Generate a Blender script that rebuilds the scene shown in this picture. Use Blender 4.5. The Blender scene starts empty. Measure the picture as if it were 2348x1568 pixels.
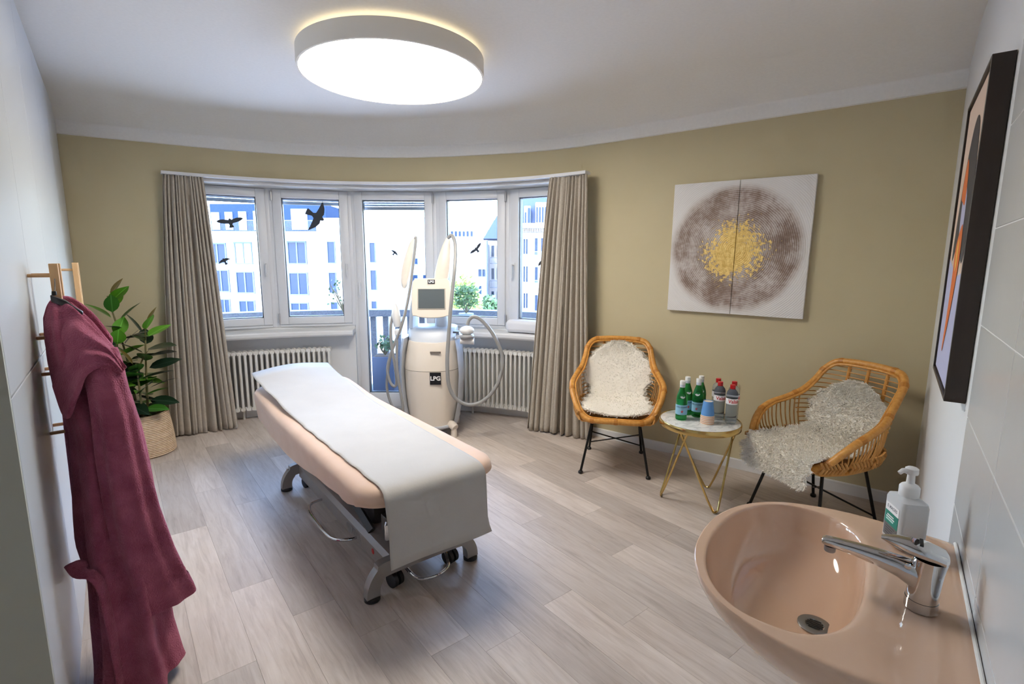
import bpy, bmesh, math, random
from mathutils import Vector, Matrix, noise
R = math.radians
random.seed(7)
scene = bpy.context.scene
col = scene.collection

# ------------------------------------------------------------------ camera
PITCH, ROLL, CAM_Z = 0.15658, 0.00365, 1.5
_cp, _sp, _cr, _sr = math.cos(PITCH), math.sin(PITCH), math.cos(ROLL), math.sin(ROLL)
_fwd = Vector((0, _cp, -_sp)); _up0 = Vector((0, _sp, _cp)); _r0 = Vector((1, 0, 0))
_rt = _cr*_r0 + _sr*_up0; _up = -_sr*_r0 + _cr*_up0
cam_d = bpy.data.cameras.new('camera'); cam = bpy.data.objects.new('camera', cam_d); col.objects.link(cam)
cam_d.sensor_fit = 'HORIZONTAL'; cam_d.sensor_width = 36; cam_d.lens = 1157.33/2348*36
cam_d.clip_start = 0.02; cam_d.clip_end = 400
m = Matrix.Identity(4)
for i in range(3):
    m[i][0] = _rt[i]; m[i][1] = _up[i]; m[i][2] = -_fwd[i]
m[2][3] = CAM_Z
cam.matrix_world = m
scene.camera = cam

# ------------------------------------------------------------------ sky, sun, exposure
world = bpy.data.worlds.new('sky'); scene.world = world; world.use_nodes = True
wn = world.node_tree; wn.nodes.clear()
sky = wn.nodes.new('ShaderNodeTexSky'); sky.sky_type = 'NISHITA'; sky.sun_disc = False
sky.sun_elevation = R(48); sky.sun_rotation = R(200); sky.altitude = 400; sky.air_density = 1.0; sky.dust_density = 1.5
bg = wn.nodes.new('ShaderNodeBackground'); bg.inputs[1].default_value = SKY_STRENGTH = 2.5
wo = wn.nodes.new('ShaderNodeOutputWorld')
wn.links.new(sky.outputs[0], bg.inputs[0]); wn.links.new(bg.outputs[0], wo.inputs[0])
sd = bpy.data.lights.new('sun', 'SUN'); sd.energy = 2.4; sd.angle = R(0.6); sd.color = (1, .96, .9)
sun = bpy.data.objects.new('sun', sd); col.objects.link(sun)
sun.rotation_euler = Vector((0.28, 0.70, -0.75)).to_track_quat('-Z', 'Y').to_euler()   # shines from behind the house onto the street fronts
LAMP_STRENGTH = 13.5
vs = scene.view_settings
scene.display_settings.display_device = 'sRGB'
vs.view_transform = 'Standard'; vs.look = 'None'; vs.exposure = 0.76; vs.gamma = 1.0; vs.use_curve_mapping = False
scene.cycles.max_bounces = 7; scene.cycles.diffuse_bounces = 4; scene.cycles.glossy_bounces = 3; scene.cycles.transmission_bounces = 6; scene.cycles.light_sampling_threshold = .03; scene.cycles.use_adaptive_sampling = True; scene.cycles.adaptive_threshold = .1; scene.cycles.adaptive_min_samples = 16; scene.cycles.transparent_max_bounces = 16
scene.cycles.sample_clamp_indirect = 8.0; scene.cycles.caustics_reflective = False; scene.cycles.caustics_refractive = False

# ------------------------------------------------------------------ frames of the room
AR, AP = 0.6488, -0.66878                       # bearings of the basin wall and of the wardrobe wall / planks
nR = Vector((math.cos(AR), -math.sin(AR), 0)); dR = Vector((math.sin(AR), math.cos(AR), 0))
nP = Vector((math.cos(AP), -math.sin(AP), 0)); dP = Vector((math.sin(AP), math.cos(AP), 0))
Z = Vector((0, 0, 1))
def WP(a, c, z=0): return dP*a + nP*c + Z*z     # wardrobe frame: a along, c out of the wardrobe front
W_RIGHT, W_TILE, W_OLIVE, W_LEFT = 0.198, 0.186, 3.835, -0.2163
def WR(u, v, z=0): return dR*u + nR*(W_TILE - v) + Z*z    # basin wall frame: u along, v out of the tiles
CC = Vector((-1.17, 1.99, 0))                   # centre of the curved bay
def BAY(th, r, z=0): return CC + Vector((math.sin(R(th))*r, math.cos(R(th))*r, z))
CEIL, CROWN = 2.65, 2.45

# ------------------------------------------------------------------ materials
def srgb(r, g, b):
    f = lambda c: (c/255/12.92) if c/255 <= .04045 else ((c/255+.055)/1.055)**2.4
    return (f(r), f(g), f(b), 1)
MATS = {}
def mat(name, color, rough=.5, metal=0, **kw):
    if name in MATS: return MATS[name]
    mt = bpy.data.materials.new(name); mt.use_nodes = True
    b = mt.node_tree.nodes['Principled BSDF']
    b.inputs['Base Color'].default_value = color if len(color) == 4 else (*color, 1)
    b.inputs['Roughness'].default_value = rough; b.inputs['Metallic'].default_value = metal
    for k, v in kw.items(): b.inputs[k.replace('_', ' ')].default_value = v
    MATS[name] = mt
    return mt
def nd(mt, t, **kw):
    n = mt.node_tree.nodes.new(t)
    for k, v in kw.items():
        if k in n.inputs: n.inputs[k].default_value = v
        else: setattr(n, k, v)
    return n
def lk(mt, a, b): mt.node_tree.links.new(a, b)
def bsdf(mt): return mt.node_tree.nodes['Principled BSDF']
def ramp(mt, stops, fac=None):
    n = nd(mt, 'ShaderNodeValToRGB'); e = n.color_ramp.elements
    while len(e) < len(stops): e.new(.5)
    for x, (p, c) in zip(e, stops): x.position = p; x.color = c
    if fac is not None: lk(mt, fac, n.inputs[0])
    return n
def bump(mt, height, strength=.3, dist=.01):
    b = nd(mt, 'ShaderNodeBump', Strength=strength, Distance=dist)
    lk(mt, height, b.inputs['Height']); lk(mt, b.outputs[0], bsdf(mt).inputs['Normal'])
def noise_mat(name, c1, c2, scale=20, rough=.6, bumpst=.0, bscale=None, detail=4, stretch=None, **kw):
    if name in MATS: return MATS[name]
    mt = mat(name, c1, rough, **kw)
    tc = nd(mt, 'ShaderNodeTexCoord'); src = tc.outputs['Object']
    if stretch:
        mp = nd(mt, 'ShaderNodeMapping'); mp.inputs['Scale'].default_value = stretch; lk(mt, src, mp.inputs[0]); src = mp.outputs[0]
    n = nd(mt, 'ShaderNodeTexNoise', Scale=scale, Detail=detail); lk(mt, src, n.inputs['Vector'])
    r = ramp(mt, [(.3, c1), (.7, c2)], n.outputs[0]); lk(mt, r.outputs[0], bsdf(mt).inputs['Base Color'])
    if bumpst:
        n2 = n
        if bscale: n2 = nd(mt, 'ShaderNodeTexNoise', Scale=bscale, Detail=3); lk(mt, src, n2.inputs['Vector'])
        bump(mt, n2.outputs[0], bumpst)
    return mt
def glass_mat(name, tint, gloss=.06):
    """thin clear pane: transparent with a Fresnel reflection"""
    mt = bpy.data.materials.new(name); mt.use_nodes = True; MATS[name] = mt
    t = mt.node_tree; t.nodes.clear()
    o = t.nodes.new('ShaderNodeOutputMaterial'); mx = t.nodes.new('ShaderNodeMixShader')
    tr = t.nodes.new('ShaderNodeBsdfTransparent'); tr.inputs[0].default_value = tint
    gl = t.nodes.new('ShaderNodeBsdfGlossy'); gl.inputs['Roughness'].default_value = .02
    fr = t.nodes.new('ShaderNodeFresnel'); fr.inputs[0].default_value = 1.35
    t.links.new(fr.outputs[0], mx.inputs[0]); t.links.new(tr.outputs[0], mx.inputs[1]); t.links.new(gl.outputs[0], mx.inputs[2])
    t.links.new(mx.outputs[0], o.inputs[0])
    return mt
def emit_mat(name, color, strength):
    mt = bpy.data.materials.new(name); mt.use_nodes = True; MATS[name] = mt
    b = bsdf(mt); b.inputs['Base Color'].default_value = color
    b.inputs['Emission Color'].default_value = color; b.inputs['Emission Strength'].default_value = strength
    return mt

WHITE = mat('white_paint', srgb(226, 226, 226), .55)
PVC = mat('white_pvc', srgb(222, 223, 226), .35)
CEILM = noise_mat('ceiling_paint', srgb(236, 234, 231), srgb(240, 238, 235), 60, .8, .03, 300)
OLIVE = noise_mat('olive_paint', srgb(196, 184, 150), srgb(200, 188, 154), 3, .75, .05, 500)
LACQ = mat('white_lacquer', srgb(196, 199, 203), .28)
TILEM = noise_mat('white_tile', srgb(205, 206, 206), srgb(211, 212, 212), 2.2, .22, .04, 6)
GROUT = mat('grout', srgb(216, 216, 214), .8)
GREYP = mat('grey_metal', srgb(150, 145, 141), .38, .4)
DGREY = mat('dark_metal', srgb(46, 45, 46), .42, .3)
BLACK = mat('black_rubber', srgb(18, 19, 22), .45)
BLKMET = mat('black_steel', srgb(22, 21, 21), .4, .4)
CHROME = mat('chrome', srgb(205, 206, 208), .06, 1.0)
GOLD = mat('brass', srgb(205, 176, 112), .16, 1.0)
IVORY = mat('ivory_plastic', srgb(226, 216, 203), .38)
PALE = mat('pale_plastic', srgb(203, 209, 219), .4)
HOSE = mat('grey_hose', srgb(150, 150, 149), .38)
RUBW = mat('white_plastic', srgb(224, 224, 224), .4)

# ------------------------------------------------------------------ mesh building
class MB:
    def __init__(s): s.v, s.f = [], []
    def add(s, vs, fs):
        o = len(s.v); s.v += [Vector(p) for p in vs]; s.f += [tuple(i+o for i in f) for f in fs]; return s
    def box(s, c, d, rot=None):
        hx, hy, hz = d[0]/2, d[1]/2, d[2]/2
        vs = [Vector((x, y, z)) for x in (-hx, hx) for y in (-hy, hy) for z in (-hz, hz)]
        if rot is not None: vs = [rot @ p for p in vs]
        c = Vector(c)
        return s.add([p+c for p in vs], [(0,1,3,2),(4,6,7,5),(0,4,5,1),(2,3,7,6),(0,2,6,4),(1,5,7,3)])
    def prism(s, pts, ext):
        """closed 3D outline pushed along ext"""
        n = len(pts); pts = [Vector(p) for p in pts]; ext = Vector(ext)
        return s.add(pts+[p+ext for p in pts], [tuple(range(n))[::-1], tuple(range(n, 2*n))]+[(i, (i+1) % n, (i+1) % n+n, i+n) for i in range(n)])
    def loft(s, rings, closed=True, cap0=False, cap1=False):
        n = len(rings[0]); vs = [p for r in rings for p in r]; fs = []
        for k in range(len(rings)-1):
            for i in range(n if closed else n-1):
                j = (i+1) % n
                fs.append((k*n+i, k*n+j, (k+1)*n+j, (k+1)*n+i))
        if cap0: fs.append(tuple(range(n))[::-1])
        if cap1: fs.append(tuple((len(rings)-1)*n+i for i in range(n)))
        return s.add(vs, fs)
    def lathe(s, prof, n=24, c=(0, 0, 0), cap0=True, cap1=True):
        c = Vector(c)
        rings = [[c+Vector((r*math.cos(2*math.pi*i/n), r*math.sin(2*math.pi*i/n), z)) for i in range(n)] for r, z in prof]
        return s.loft(rings, True, cap0, cap1)
    def tube(s, path, r, n=8, closed=False, cap=True, flat=None):
        path = [Vector(p) for p in path]; m = len(path)
        rr = r if isinstance(r, (list, tuple)) else [r]*m
        rings = []; prev = None
        for i, p in enumerate(path):
            if closed: t = path[(i+1) % m]-path[i-1]
            else: t = path[min(i+1, m-1)]-path[max(i-1, 0)]
            t.normalize()
            if prev is None:
                a = Vector((0, 0, 1)) if abs(t.z) < .9 else Vector((1, 0, 0)); u = t.cross(a).normalized()
            else:
                u = (prev-t*prev.dot(t)); u = u.normalized() if u.length > 1e-6 else t.orthogonal().normalized()
            prev = u; w = t.cross(u)
            k = 1 if flat is None else flat
            rings.append([p+(u*math.cos(2*math.pi*j/n)+w*math.sin(2*math.pi*j/n)*k)*rr[i] for j in range(n)])
        if closed: rings.append(rings[0][:])
        return s.loft(rings, True, cap and not closed, cap and not closed)
    def sphere(s, c, r, n=12, k=8, sc=(1, 1, 1)):
        c = Vector(c); rings = []
        for i in range(1, k):
            ph = math.pi*i/k
            rings.append([c+Vector((r*sc[0]*math.sin(ph)*math.cos(2*math.pi*j/n), r*sc[1]*math.sin(ph)*math.sin(2*math.pi*j/n), -r*sc[2]*math.cos(ph))) for j in range(n)])
        return s.loft(rings, True, True, True)
    def mesh(s, name, m, smooth=False, bevel=0, segs=2, angle=35):
        me = bpy.data.meshes.new(name); me.from_pydata(s.v, [], s.f)
        bm = bmesh.new(); bm.from_mesh(me)
        bmesh.ops.recalc_face_normals(bm, faces=bm.faces)
        if bevel:
            es = [e for e in bm.edges if len(e.link_faces) == 2 and e.calc_face_angle(0) > R(40)]
            bmesh.ops.bevel(bm, geom=es, offset=bevel, segments=segs, affect='EDGES', clamp_overlap=True, profile=.5)
        bm.to_mesh(me); bm.free()
        if m: me.materials.append(m)
        if smooth or bevel:
            for p in me.polygons: p.use_smooth = True
            try: me.set_sharp_from_angle(angle=R(angle))
            except Exception: pass
        return me
    def build(s, name, m, parent=None, **kw):
        o = bpy.data.objects.new(name, s.mesh(name, m, **kw)); col.objects.link(o)
        if parent is not None: o.parent = parent
        return o
def inst(name, me, parent=None, loc=(0, 0, 0), rz=0, rot=None):
    o = bpy.data.objects.new(name, me); col.objects.link(o); o.location = loc
    o.rotation_euler = rot if rot is not None else (0, 0, rz)
    if parent is not None: o.parent = parent
    return o
def tag(o, label, cat, group=None):
    o['label'] = label; o['category'] = cat
    if group: o['group'] = group
    return o
def struct(o): o['kind'] = 'structure'; return o
def stuff(o): o['kind'] = 'stuff'; return o
def thing(name, label, cat, loc=(0, 0, 0), rz=0, group=None):
    o = bpy.data.objects.new(name, None); col.objects.link(o); o.empty_display_size = .1
    o.location = loc; o.rotation_euler = (0, 0, rz)
    return tag(o, label, cat, group)
def copy_tree(o, parent=None):
    c = o.copy(); col.objects.link(c)
    if parent is not None: c.parent = parent
    for ch in list(o.children): copy_tree(ch, c)
    return c
def catmull(pts, sub=6, closed=False):
    P = [Vector(p) for p in pts]; n = len(P); out = []
    for i in range(n if closed else n-1):
        p1, p2 = P[i], P[(i+1) % n]
        p0 = P[i-1] if (closed or i > 0) else p1*2-p2
        p3 = P[(i+2) % n] if (closed or i+2 < n) else p2*2-p1
        for k in range(sub):
            t = k/sub
            out.append(.5*((2*p1)+(-p0+p2)*t+(2*p0-5*p1+4*p2-p3)*t*t+(-p0+3*p1-3*p2+p3)*t**3))
    if not closed: out.append(P[-1])
    return out
def lerp(a, b, t): return a+(b-a)*t
def sstep(a, b, x):
    t = max(0, min(1, (x-a)/(b-a))); return t*t*(3-2*t)
def interp(tab, x):
    if x <= tab[0][0]: return tab[0][1]
    for (x0, y0), (x1, y1) in zip(tab, tab[1:]):
        if x <= x1: return lerp(y0, y1, (x-x0)/(x1-x0))
    return tab[-1][1]
def text_mesh(body, size, m, ext=.0006, bold=0.0, align='CENTER'):
    cu = bpy.data.curves.new('lettering', 'FONT'); cu.body = body; cu.size = size; cu.align_x = align; cu.align_y = 'CENTER'
    cu.extrude = ext; cu.offset = bold; cu.resolution_u = 3
    o = bpy.data.objects.new('lettering', cu); col.objects.link(o)
    bpy.context.view_layer.update()
    me = bpy.data.meshes.new_from_object(o.evaluated_get(bpy.context.evaluated_depsgraph_get()))
    bpy.data.objects.remove(o); bpy.data.curves.remove(cu)
    me.materials.clear(); me.materials.append(m)
    return me
def basis(x, y, z, o):
    mm = Matrix.Identity(4)
    for i in range(3): mm[i][0], mm[i][1], mm[i][2], mm[i][3] = x[i], y[i], z[i], o[i]
    return mm
def world_of(o):
    mm = o.matrix_basis.copy(); q = o.parent
    while q is not None: mm = q.matrix_basis @ mm; q = q.parent
    return mm
def setmw(o, mw):
    o.matrix_basis = (world_of(o.parent).inverted() @ mw) if o.parent is not None else mw
    return o
# ------------------------------------------------------------------ floor of oak-look planks
def plank_mat():
    mt = mat('grey_oak_plank', srgb(172, 158, 146), .42)
    tc = nd(mt, 'ShaderNodeTexCoord'); oi = nd(mt, 'ShaderNodeObjectInfo')
    off = nd(mt, 'ShaderNodeVectorMath', operation='SCALE'); off.inputs[0].default_value = (13.1, 7.7, 3.3); lk(mt, oi.outputs['Random'], off.inputs['Scale'])
    ad = nd(mt, 'ShaderNodeVectorMath', operation='ADD'); lk(mt, tc.outputs['Object'], ad.inputs[0]); lk(mt, off.outputs[0], ad.inputs[1])
    mp = nd(mt, 'ShaderNodeMapping'); mp.inputs['Scale'].default_value = (26, 2.2, 1); lk(mt, ad.outputs[0], mp.inputs[0])
    n1 = nd(mt, 'ShaderNodeTexNoise', Scale=1.6, Detail=7, Roughness=.62, Distortion=.9); lk(mt, mp.outputs[0], n1.inputs['Vector'])
    mp2 = nd(mt, 'ShaderNodeMapping'); mp2.inputs['Scale'].default_value = (5, 1.6, 1); lk(mt, ad.outputs[0], mp2.inputs[0])
    n2 = nd(mt, 'ShaderNodeTexNoise', Scale=1.1, Detail=4, Roughness=.6); lk(mt, mp2.outputs[0], n2.inputs['Vector'])
    r1 = ramp(mt, [(.26, srgb(156, 139, 127)), (.48, srgb(201, 187, 176)), (.72, srgb(224, 214, 206))], n1.outputs[0])
    r2 = ramp(mt, [(.3, srgb(182, 169, 159)), (.7, srgb(216, 206, 198))], n2.outputs[0])
    mx = nd(mt, 'ShaderNodeMix', data_type='RGBA'); mx.inputs['Factor'].default_value = .5
    lk(mt, r1.outputs[0], mx.inputs['A']); lk(mt, r2.outputs[0], mx.inputs['B'])
    ma = nd(mt, 'ShaderNodeMapRange'); ma.inputs['To Min'].default_value = .78; ma.inputs['To Max'].default_value = 1.08; lk(mt, oi.outputs['Random'], ma.inputs[0])
    mul = nd(mt, 'ShaderNodeMix', data_type='RGBA', blend_type='MULTIPLY'); mul.inputs['Factor'].default_value = 1
    lk(mt, mx.outputs['Result'], mul.inputs['A']); lk(mt, ma.outputs[0], mul.inputs['B'])
    lk(mt, mul.outputs['Result'], bsdf(mt).inputs['Base Color'])
    bump(mt, n1.outputs[0], .08, .004)
    return mt
PLANK = plank_mat()
SUBF = mat('subfloor', srgb(120, 108, 98), .8)
# convex outline of the floor in (a, c)
def to_ac(p): return (p.dot(dP), p.dot(nP))
outline = [to_ac(BAY(t, 3.17)) for t in range(-46, 43, 4)]
outline += [to_ac(dR*W_OLIVE+nR*W_RIGHT), to_ac(dR*-1.7+nR*W_RIGHT), (-1.75, -.82), (5.33, -.82)]
outline = [Vector((a, c, 0)) for a, c in outline]
def clip(poly, axis, lim, keep_less):
    out = []
    for i, p in enumerate(poly):
        q = poly[(i+1) % len(poly)]
        pi = (p[axis] <= lim) if keep_less else (p[axis] >= lim); qi = (q[axis] <= lim) if keep_less else (q[axis] >= lim)
        if pi: out.append(p)
        if pi != qi: out.append(p.lerp(q, (lim-p[axis])/(q[axis]-p[axis])))
    return out
fl = MB().prism([WP(p.x, p.y, -.22) for p in outline], (0, 0, .214)).build('floor', SUBF)
struct(fl)
PW, PL = .178, 1.262
ends = {-1: 1.94, 0: 2.45, 1: 2.11, 2: 3.08, 3: 1.55, 4: 2.7, 5: 2.0, 6: 1.5, 7: 1.204, 8: 2.097, 9: 1.57, 10: 1.95, 11: 2.77, 12: 2.273}
ROTP = -AP
for row in range(-8, 30):
    c0 = .300+PW*row
    e0 = ends.get(row, (row*.437) % PL)
    a0 = e0-PL*math.ceil((e0+3.2)/PL)
    while a0 < 6:
        p = [q.copy() for q in outline]
        for ax, lim, less in ((0, a0+.0004, False), (0, a0+PL-.0004, True), (1, c0+.0004, False), (1, c0+PW-.0004, True)):
            p = clip(p, ax, lim, less)
            if len(p) < 3: break
        if len(p) >= 3:
            mid = WP(a0+PL/2, c0+PW/2)
            loc = [Vector((q.y-(c0+PW/2), q.x-(a0+PL/2), -.006)) for q in p]
            o = MB().prism(loc, (0, 0, .006)).build('plank', PLANK, fl)
            o.location = mid; o.rotation_euler = (0, 0, ROTP)
        a0 += PL

# ------------------------------------------------------------------ walls
THL, THR = -48.5, 75.4
pL0, pL1 = Vector((-3.44, 4.0, 0)), BAY(-30, 2.87)
def wall_r(t):
    d = Vector((math.sin(R(t)), math.cos(R(t)), 0))
    if t < -30:
        e = pL1-pL0; nrm = Vector((-e.y, e.x, 0)); return (pL0-CC).dot(nrm)/d.dot(nrm)
    rl = (W_OLIVE-CC.dot(dR))/d.dot(dR)
    if t < 14: return 2.87
    if t < 38: return lerp(2.87, (W_OLIVE-CC.dot(dR))/max(.2, math.cos(R(38-37.17))), sstep(14, 38, t))
    return rl
def wall_pt(t, off=0, z=0): return BAY(t, wall_r(t), z) + (Vector((math.sin(R(t)), math.cos(R(t)), 0))*off)
def inward(t):                                     # unit normal of the wall face, into the room
    e = wall_pt(t+.2)-wall_pt(t-.2); n = Vector((e.y, -e.x, 0)); return n.normalized()
OPEN = (-35.2, 36.0)
def wall_strip(ts, z0, z1, thick=.36):
    b = MB(); inn, out = [], []
    for t in ts:
        p = wall_pt(t); n = inward(t); inn.append(p); out.append(p-n*thick)
    rings = [[inn[i]+Z*z0, inn[i]+Z*z1, out[i]+Z*z1, out[i]+Z*z0] for i in range(len(ts))]
    return b.loft(rings, True, True, True)
def frange(a, b, n): return [lerp(a, b, i/n) for i in range(n+1)]
w = MB()
for ts, z0 in ((frange(-58, OPEN[0], 8), -.22), (frange(*OPEN, 40), 2.2), (frange(OPEN[1], 78.5, 20), -.22)):
    s = wall_strip(ts, z0, CEIL+.2); w.add(s.v, s.f)
struct(w.build('wall_bay', OLIVE, smooth=True, angle=20))
# white crown band with its sweeping cove
prof = [(0, CROWN-.005), (.014, CROWN), (.016, CROWN+.075), (.022, CROWN+.09)]+[(.03+.5*x/10, CROWN+.094+.107*math.sin(math.pi/2*x/10)) for x in range(11)]+[(.53, CEIL+.03), (-.02, CEIL+.03), (-.02, CROWN-.005)]
cr = MB(); rings = []
for t in frange(-53, 78.2, 110):
    p = wall_pt(t); n = inward(t); rings.append([p+n*d+Z*z for d, z in prof])
cr.loft(rings, True, True, True)
struct(cr.build('trim_1', CEILM, smooth=True, angle=50))
# ceiling slab
cpts = [WP(p.x, p.y, CEIL) for p in outline]
cpts = [Vector((p.x, p.y, CEIL))+(p-Vector((-.6, 2, CEIL))).normalized()*.25 for p in cpts]
for p in cpts: p.z = CEIL
cb = MB(); nc = len(cpts)
cb.add([Vector((-.6, 2, CEIL))]+cpts+[Vector((-.6, 2, CEIL+.25))]+[p+Z*.25 for p in cpts], [(0, 1+i, 1+(i+1) % nc) for i in range(nc)]+[(nc+1, nc+2+(i+1) % nc, nc+2+i) for i in range(nc)]+[(1+i, nc+2+i, nc+2+(i+1) % nc, 1+(i+1) % nc) for i in range(nc)])
struct(cb.build('ceiling', CEILM))
# basin wall: plaster, then tiles towards the entrance
def wall_box(p0, p1, nrm, thick, z0, z1):
    return MB().prism([p0+Z*z0, p1+Z*z0, p1+nrm*thick+Z*z0, p0+nrm*thick+Z*z0], (0, 0, z1-z0))
wr = wall_box(dR*-1.72+nR*W_RIGHT, dR*(W_OLIVE+.05)+nR*W_RIGHT, nR, .2, -.22, CEIL+.2).build('wall_right', WHITE)
struct(wr)
rotR = -AR
tile_me = MB().box((0, 0, 0), (.497, .009, .247)).mesh('tile', TILEM, bevel=.0012, segs=1)
gb = MB().prism([dR*-1.7+nR*(W_RIGHT-.0105), dR*1.8+nR*(W_RIGHT-.0105), dR*1.8+nR*W_RIGHT, dR*-1.7+nR*W_RIGHT], (0, 0, CEIL)).build('grout_bed', GROUT, wr)
TH_U = 1.8
for k in range(7):
    for j in range(-1, 11):
        z0 = .09+.25*j
        if z0 < -.2 or z0+.25 > CEIL+.2: continue
        lo, hi = max(0, z0), min(CEIL, z0+.25)
        if hi-lo < .01: continue
        o = inst('tile', tile_me, wr)
        ctr = dR*(TH_U-.25-.5*k)+nR*(W_TILE+.0045)+Z*((lo+hi)/2)
        o.matrix_basis = basis(dR, nR, Z, ctr) @ Matrix.Diagonal((1, 1, (hi-lo-.003)/.247, 1))
# wall behind the wardrobe and the entrance wall behind the camera
struct(wall_box(WP(-1.9, -.83), WP(5.62, -.83), -nP, .2, -.22, CEIL+.2).build('wall_left', WHITE))
eb0, eb1 = WP(-1.5, -.86), dR*-1.5+nR*(W_RIGHT+.03)
en = Vector((eb1.y-eb0.y, -(eb1.x-eb0.x), 0)).normalized()
wb = wall_box(eb0, eb1, en, .2, -.22, CEIL+.2).build('wall_back', WHITE)
struct(wb)
# baseboards
def baseboard(name, ts, h=.075, th=.013, mt=WHITE):
    rings = []
    for t in ts:
        p = wall_pt(t); n = inward(t)
        rings.append([p+Z*0, p+n*th, p+n*th+Z*(h-.006), p+n*(th-.004)+Z*h, p+Z*h])
    o = MB().loft(rings, True, True, True).build(name, mt); return struct(o)
baseboard('baseboard_left', frange(-48.3, OPEN[0], 6)); baseboard('baseboard_right', frange(OPEN[1], 75.2, 14))

# ------------------------------------------------------------------ bay: parapet, sills, windows, balcony door
FAC = [-35.6, -21.15, -7.45, 7.9, 21.55, 36.2]
RW = 3.13
def ring_wall(name, t0, t1, r0, r1, z0, z1, m, n=14, **kw):
    rings = [[BAY(t, r0, z0), BAY(t, r0, z1), BAY(t, r1, z1), BAY(t, r1, z0)] for t in frange(t0, t1, n)]
    return MB().loft(rings, True, True, True).build(name, m, **kw)
struct(ring_wall('wall_parapet', -35.6, -7.7, 3.10, 3.28, -.2, .868, WHITE, smooth=True, angle=20))
struct(ring_wall('wall_parapet', 8.15, 36.2, 3.10, 3.28, -.2, .868, WHITE, smooth=True, angle=20))
struct(ring_wall('trim_2', -35.4, 36.1, 2.872, 3.22, 2.172, 2.205, WHITE, 40, smooth=True, angle=20))
struct(ring_wall('baseboard_bay', -35.4, -7.7, 3.075, 3.10, 0, .075, WHITE))
struct(ring_wall('baseboard_bay', 8.15, 36, 3.075, 3.10, 0, .075, WHITE))
def sill(t0, t1):
    pr = [(3.115, .80), (2.955, .80), (2.945, .785), (2.925, .785), (2.915, .80), (2.915, .825), (2.925, .838), (3.115, .846)]
    rings = [[BAY(t, r, z) for r, z in pr] for t in frange(t0, t1, 16)]
    o = MB().loft(rings, True, True, True).build('window_sill', WHITE, smooth=True, angle=30)
    return struct(o)
sill(-35.3, -7.6); sill(8.1, 36)
PANE = glass_mat('window_glass', (.96, .98, 1, 1))
BLIND = mat('blind_slat', srgb(120, 126, 134), .5, .2)
HINGE = mat('hinge_metal', srgb(190, 190, 192), .35, .5)
def frame_ring(b, x0, x1, z0, z1, w, y0, y1):
    yc, yd = (y0+y1)/2, y1-y0
    ws = w if isinstance(w, tuple) else (w, w, w, w)     # left, right, bottom, top
    b.box((x0+ws[0]/2, yc, (z0+z1)/2), (ws[0], yd, z1-z0)); b.box((x1-ws[1]/2, yc, (z0+z1)/2), (ws[1], yd, z1-z0))
    b.box(((x0+ws[0]+x1-ws[1])/2, yc, z0+ws[2]/2), (x1-x0-ws[0]-ws[1], yd, ws[2])); b.box(((x0+ws[0]+x1-ws[1])/2, yc, z1-ws[3]/2), (x1-x0-ws[0]-ws[1], yd, ws[3]))
hb = MB(); hb.box((0, -.004, 0), (.026, .008, .07)); hb.tube([(0, -.006, .012), (0, -.04, .012)], .009, 10)
hb.tube(catmull([(0, -.035, .014), (0, -.045, .002), (0, -.046, -.05), (0, -.044, -.105)], 4), [.009]*6+[.0095]*6+[.008], 10)
HANDLE_ME = hb.mesh('handle', PVC, smooth=True, angle=50)
hg = MB(); hg.tube([(0, 0, -.045), (0, 0, .045)], .009, 10); HINGE_ME = hg.mesh('hinge', HINGE, smooth=True)
WIN = []
for i in range(5):
    door = i == 2
    p0, p1 = BAY(FAC[i], RW), BAY(FAC[i+1], RW)
    ux = (p1-p0).normalized(); uy = Vector((-ux.y, ux.x, 0)); wd = (p1-p0).length
    nm = 'door_1' if door else 'window_%d' % (i+1 if i < 2 else i)
    root = bpy.data.objects.new(nm, None); col.objects.link(root); struct(root)
    root.matrix_basis = basis(ux, uy, Z, (p0+p1)/2)
    h = wd/2; zb, zt = (.0, 2.19) if door else (.868, 2.19)
    f = MB(); frame_ring(f, -h-.004, h+.004, zb, zt, (.044, .044, .03, .03), -.035, .055)
    f.build('frame', PVC, root, bevel=.003)
    s0, s1, sz0, sz1 = -h+.037, h-.037, zb+(.028 if not door else .03), 2.166
    gb_ = .078; gz = .17 if door else .965
    s = MB(); frame_ring(s, s0, s1, sz0, sz1, (gb_, gb_, gz-sz0, .076), -.052, .03)
    sash = s.build('sash', PVC, root, bevel=.004)
    bead = MB(); frame_ring(bead, s0+gb_-.002, s1-gb_+.002, gz-.002, 2.092, .009, -.03, .022)
    bead.build('gasket', mat('gasket', srgb(70, 76, 86), .5), root)
    MB().box(((s0+s1)/2, .0, (gz+2.09)/2), (s1-s0-2*gb_, .006, 2.09-gz)).build('pane', PANE, root)
    if i in (0, 1, 2):
        bb = MB()
        zt0 = 2.055 if i < 2 else 2.02
        for k in range(3 if i == 2 else 2):
            bb.box((0, .085, zt0+.012+.022*k), (s1-s0-.1, .012, .019))
        bb.box((0, .085, zt0-.004), (s1-s0-.1, .02, .014))
        bb.build('roller_blind', BLIND, root)
    hx = {0: s1-.03, 1: s1-.03, 2: s0+.035, 4: s0+.03}.get(i)
    if hx is not None: inst('handle', HANDLE_ME, root, (hx, -.053, 1.28 if door else 1.46))
    for zz in (sz0+.06, sz1-.06):
        inst('hinge', HINGE_ME, root, ((s0-.004) if i in (1,) else (s1+.004), -.06, zz)) if i in (1, 2, 3) else None
    WIN.append((root, s0, s1, gz))

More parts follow.
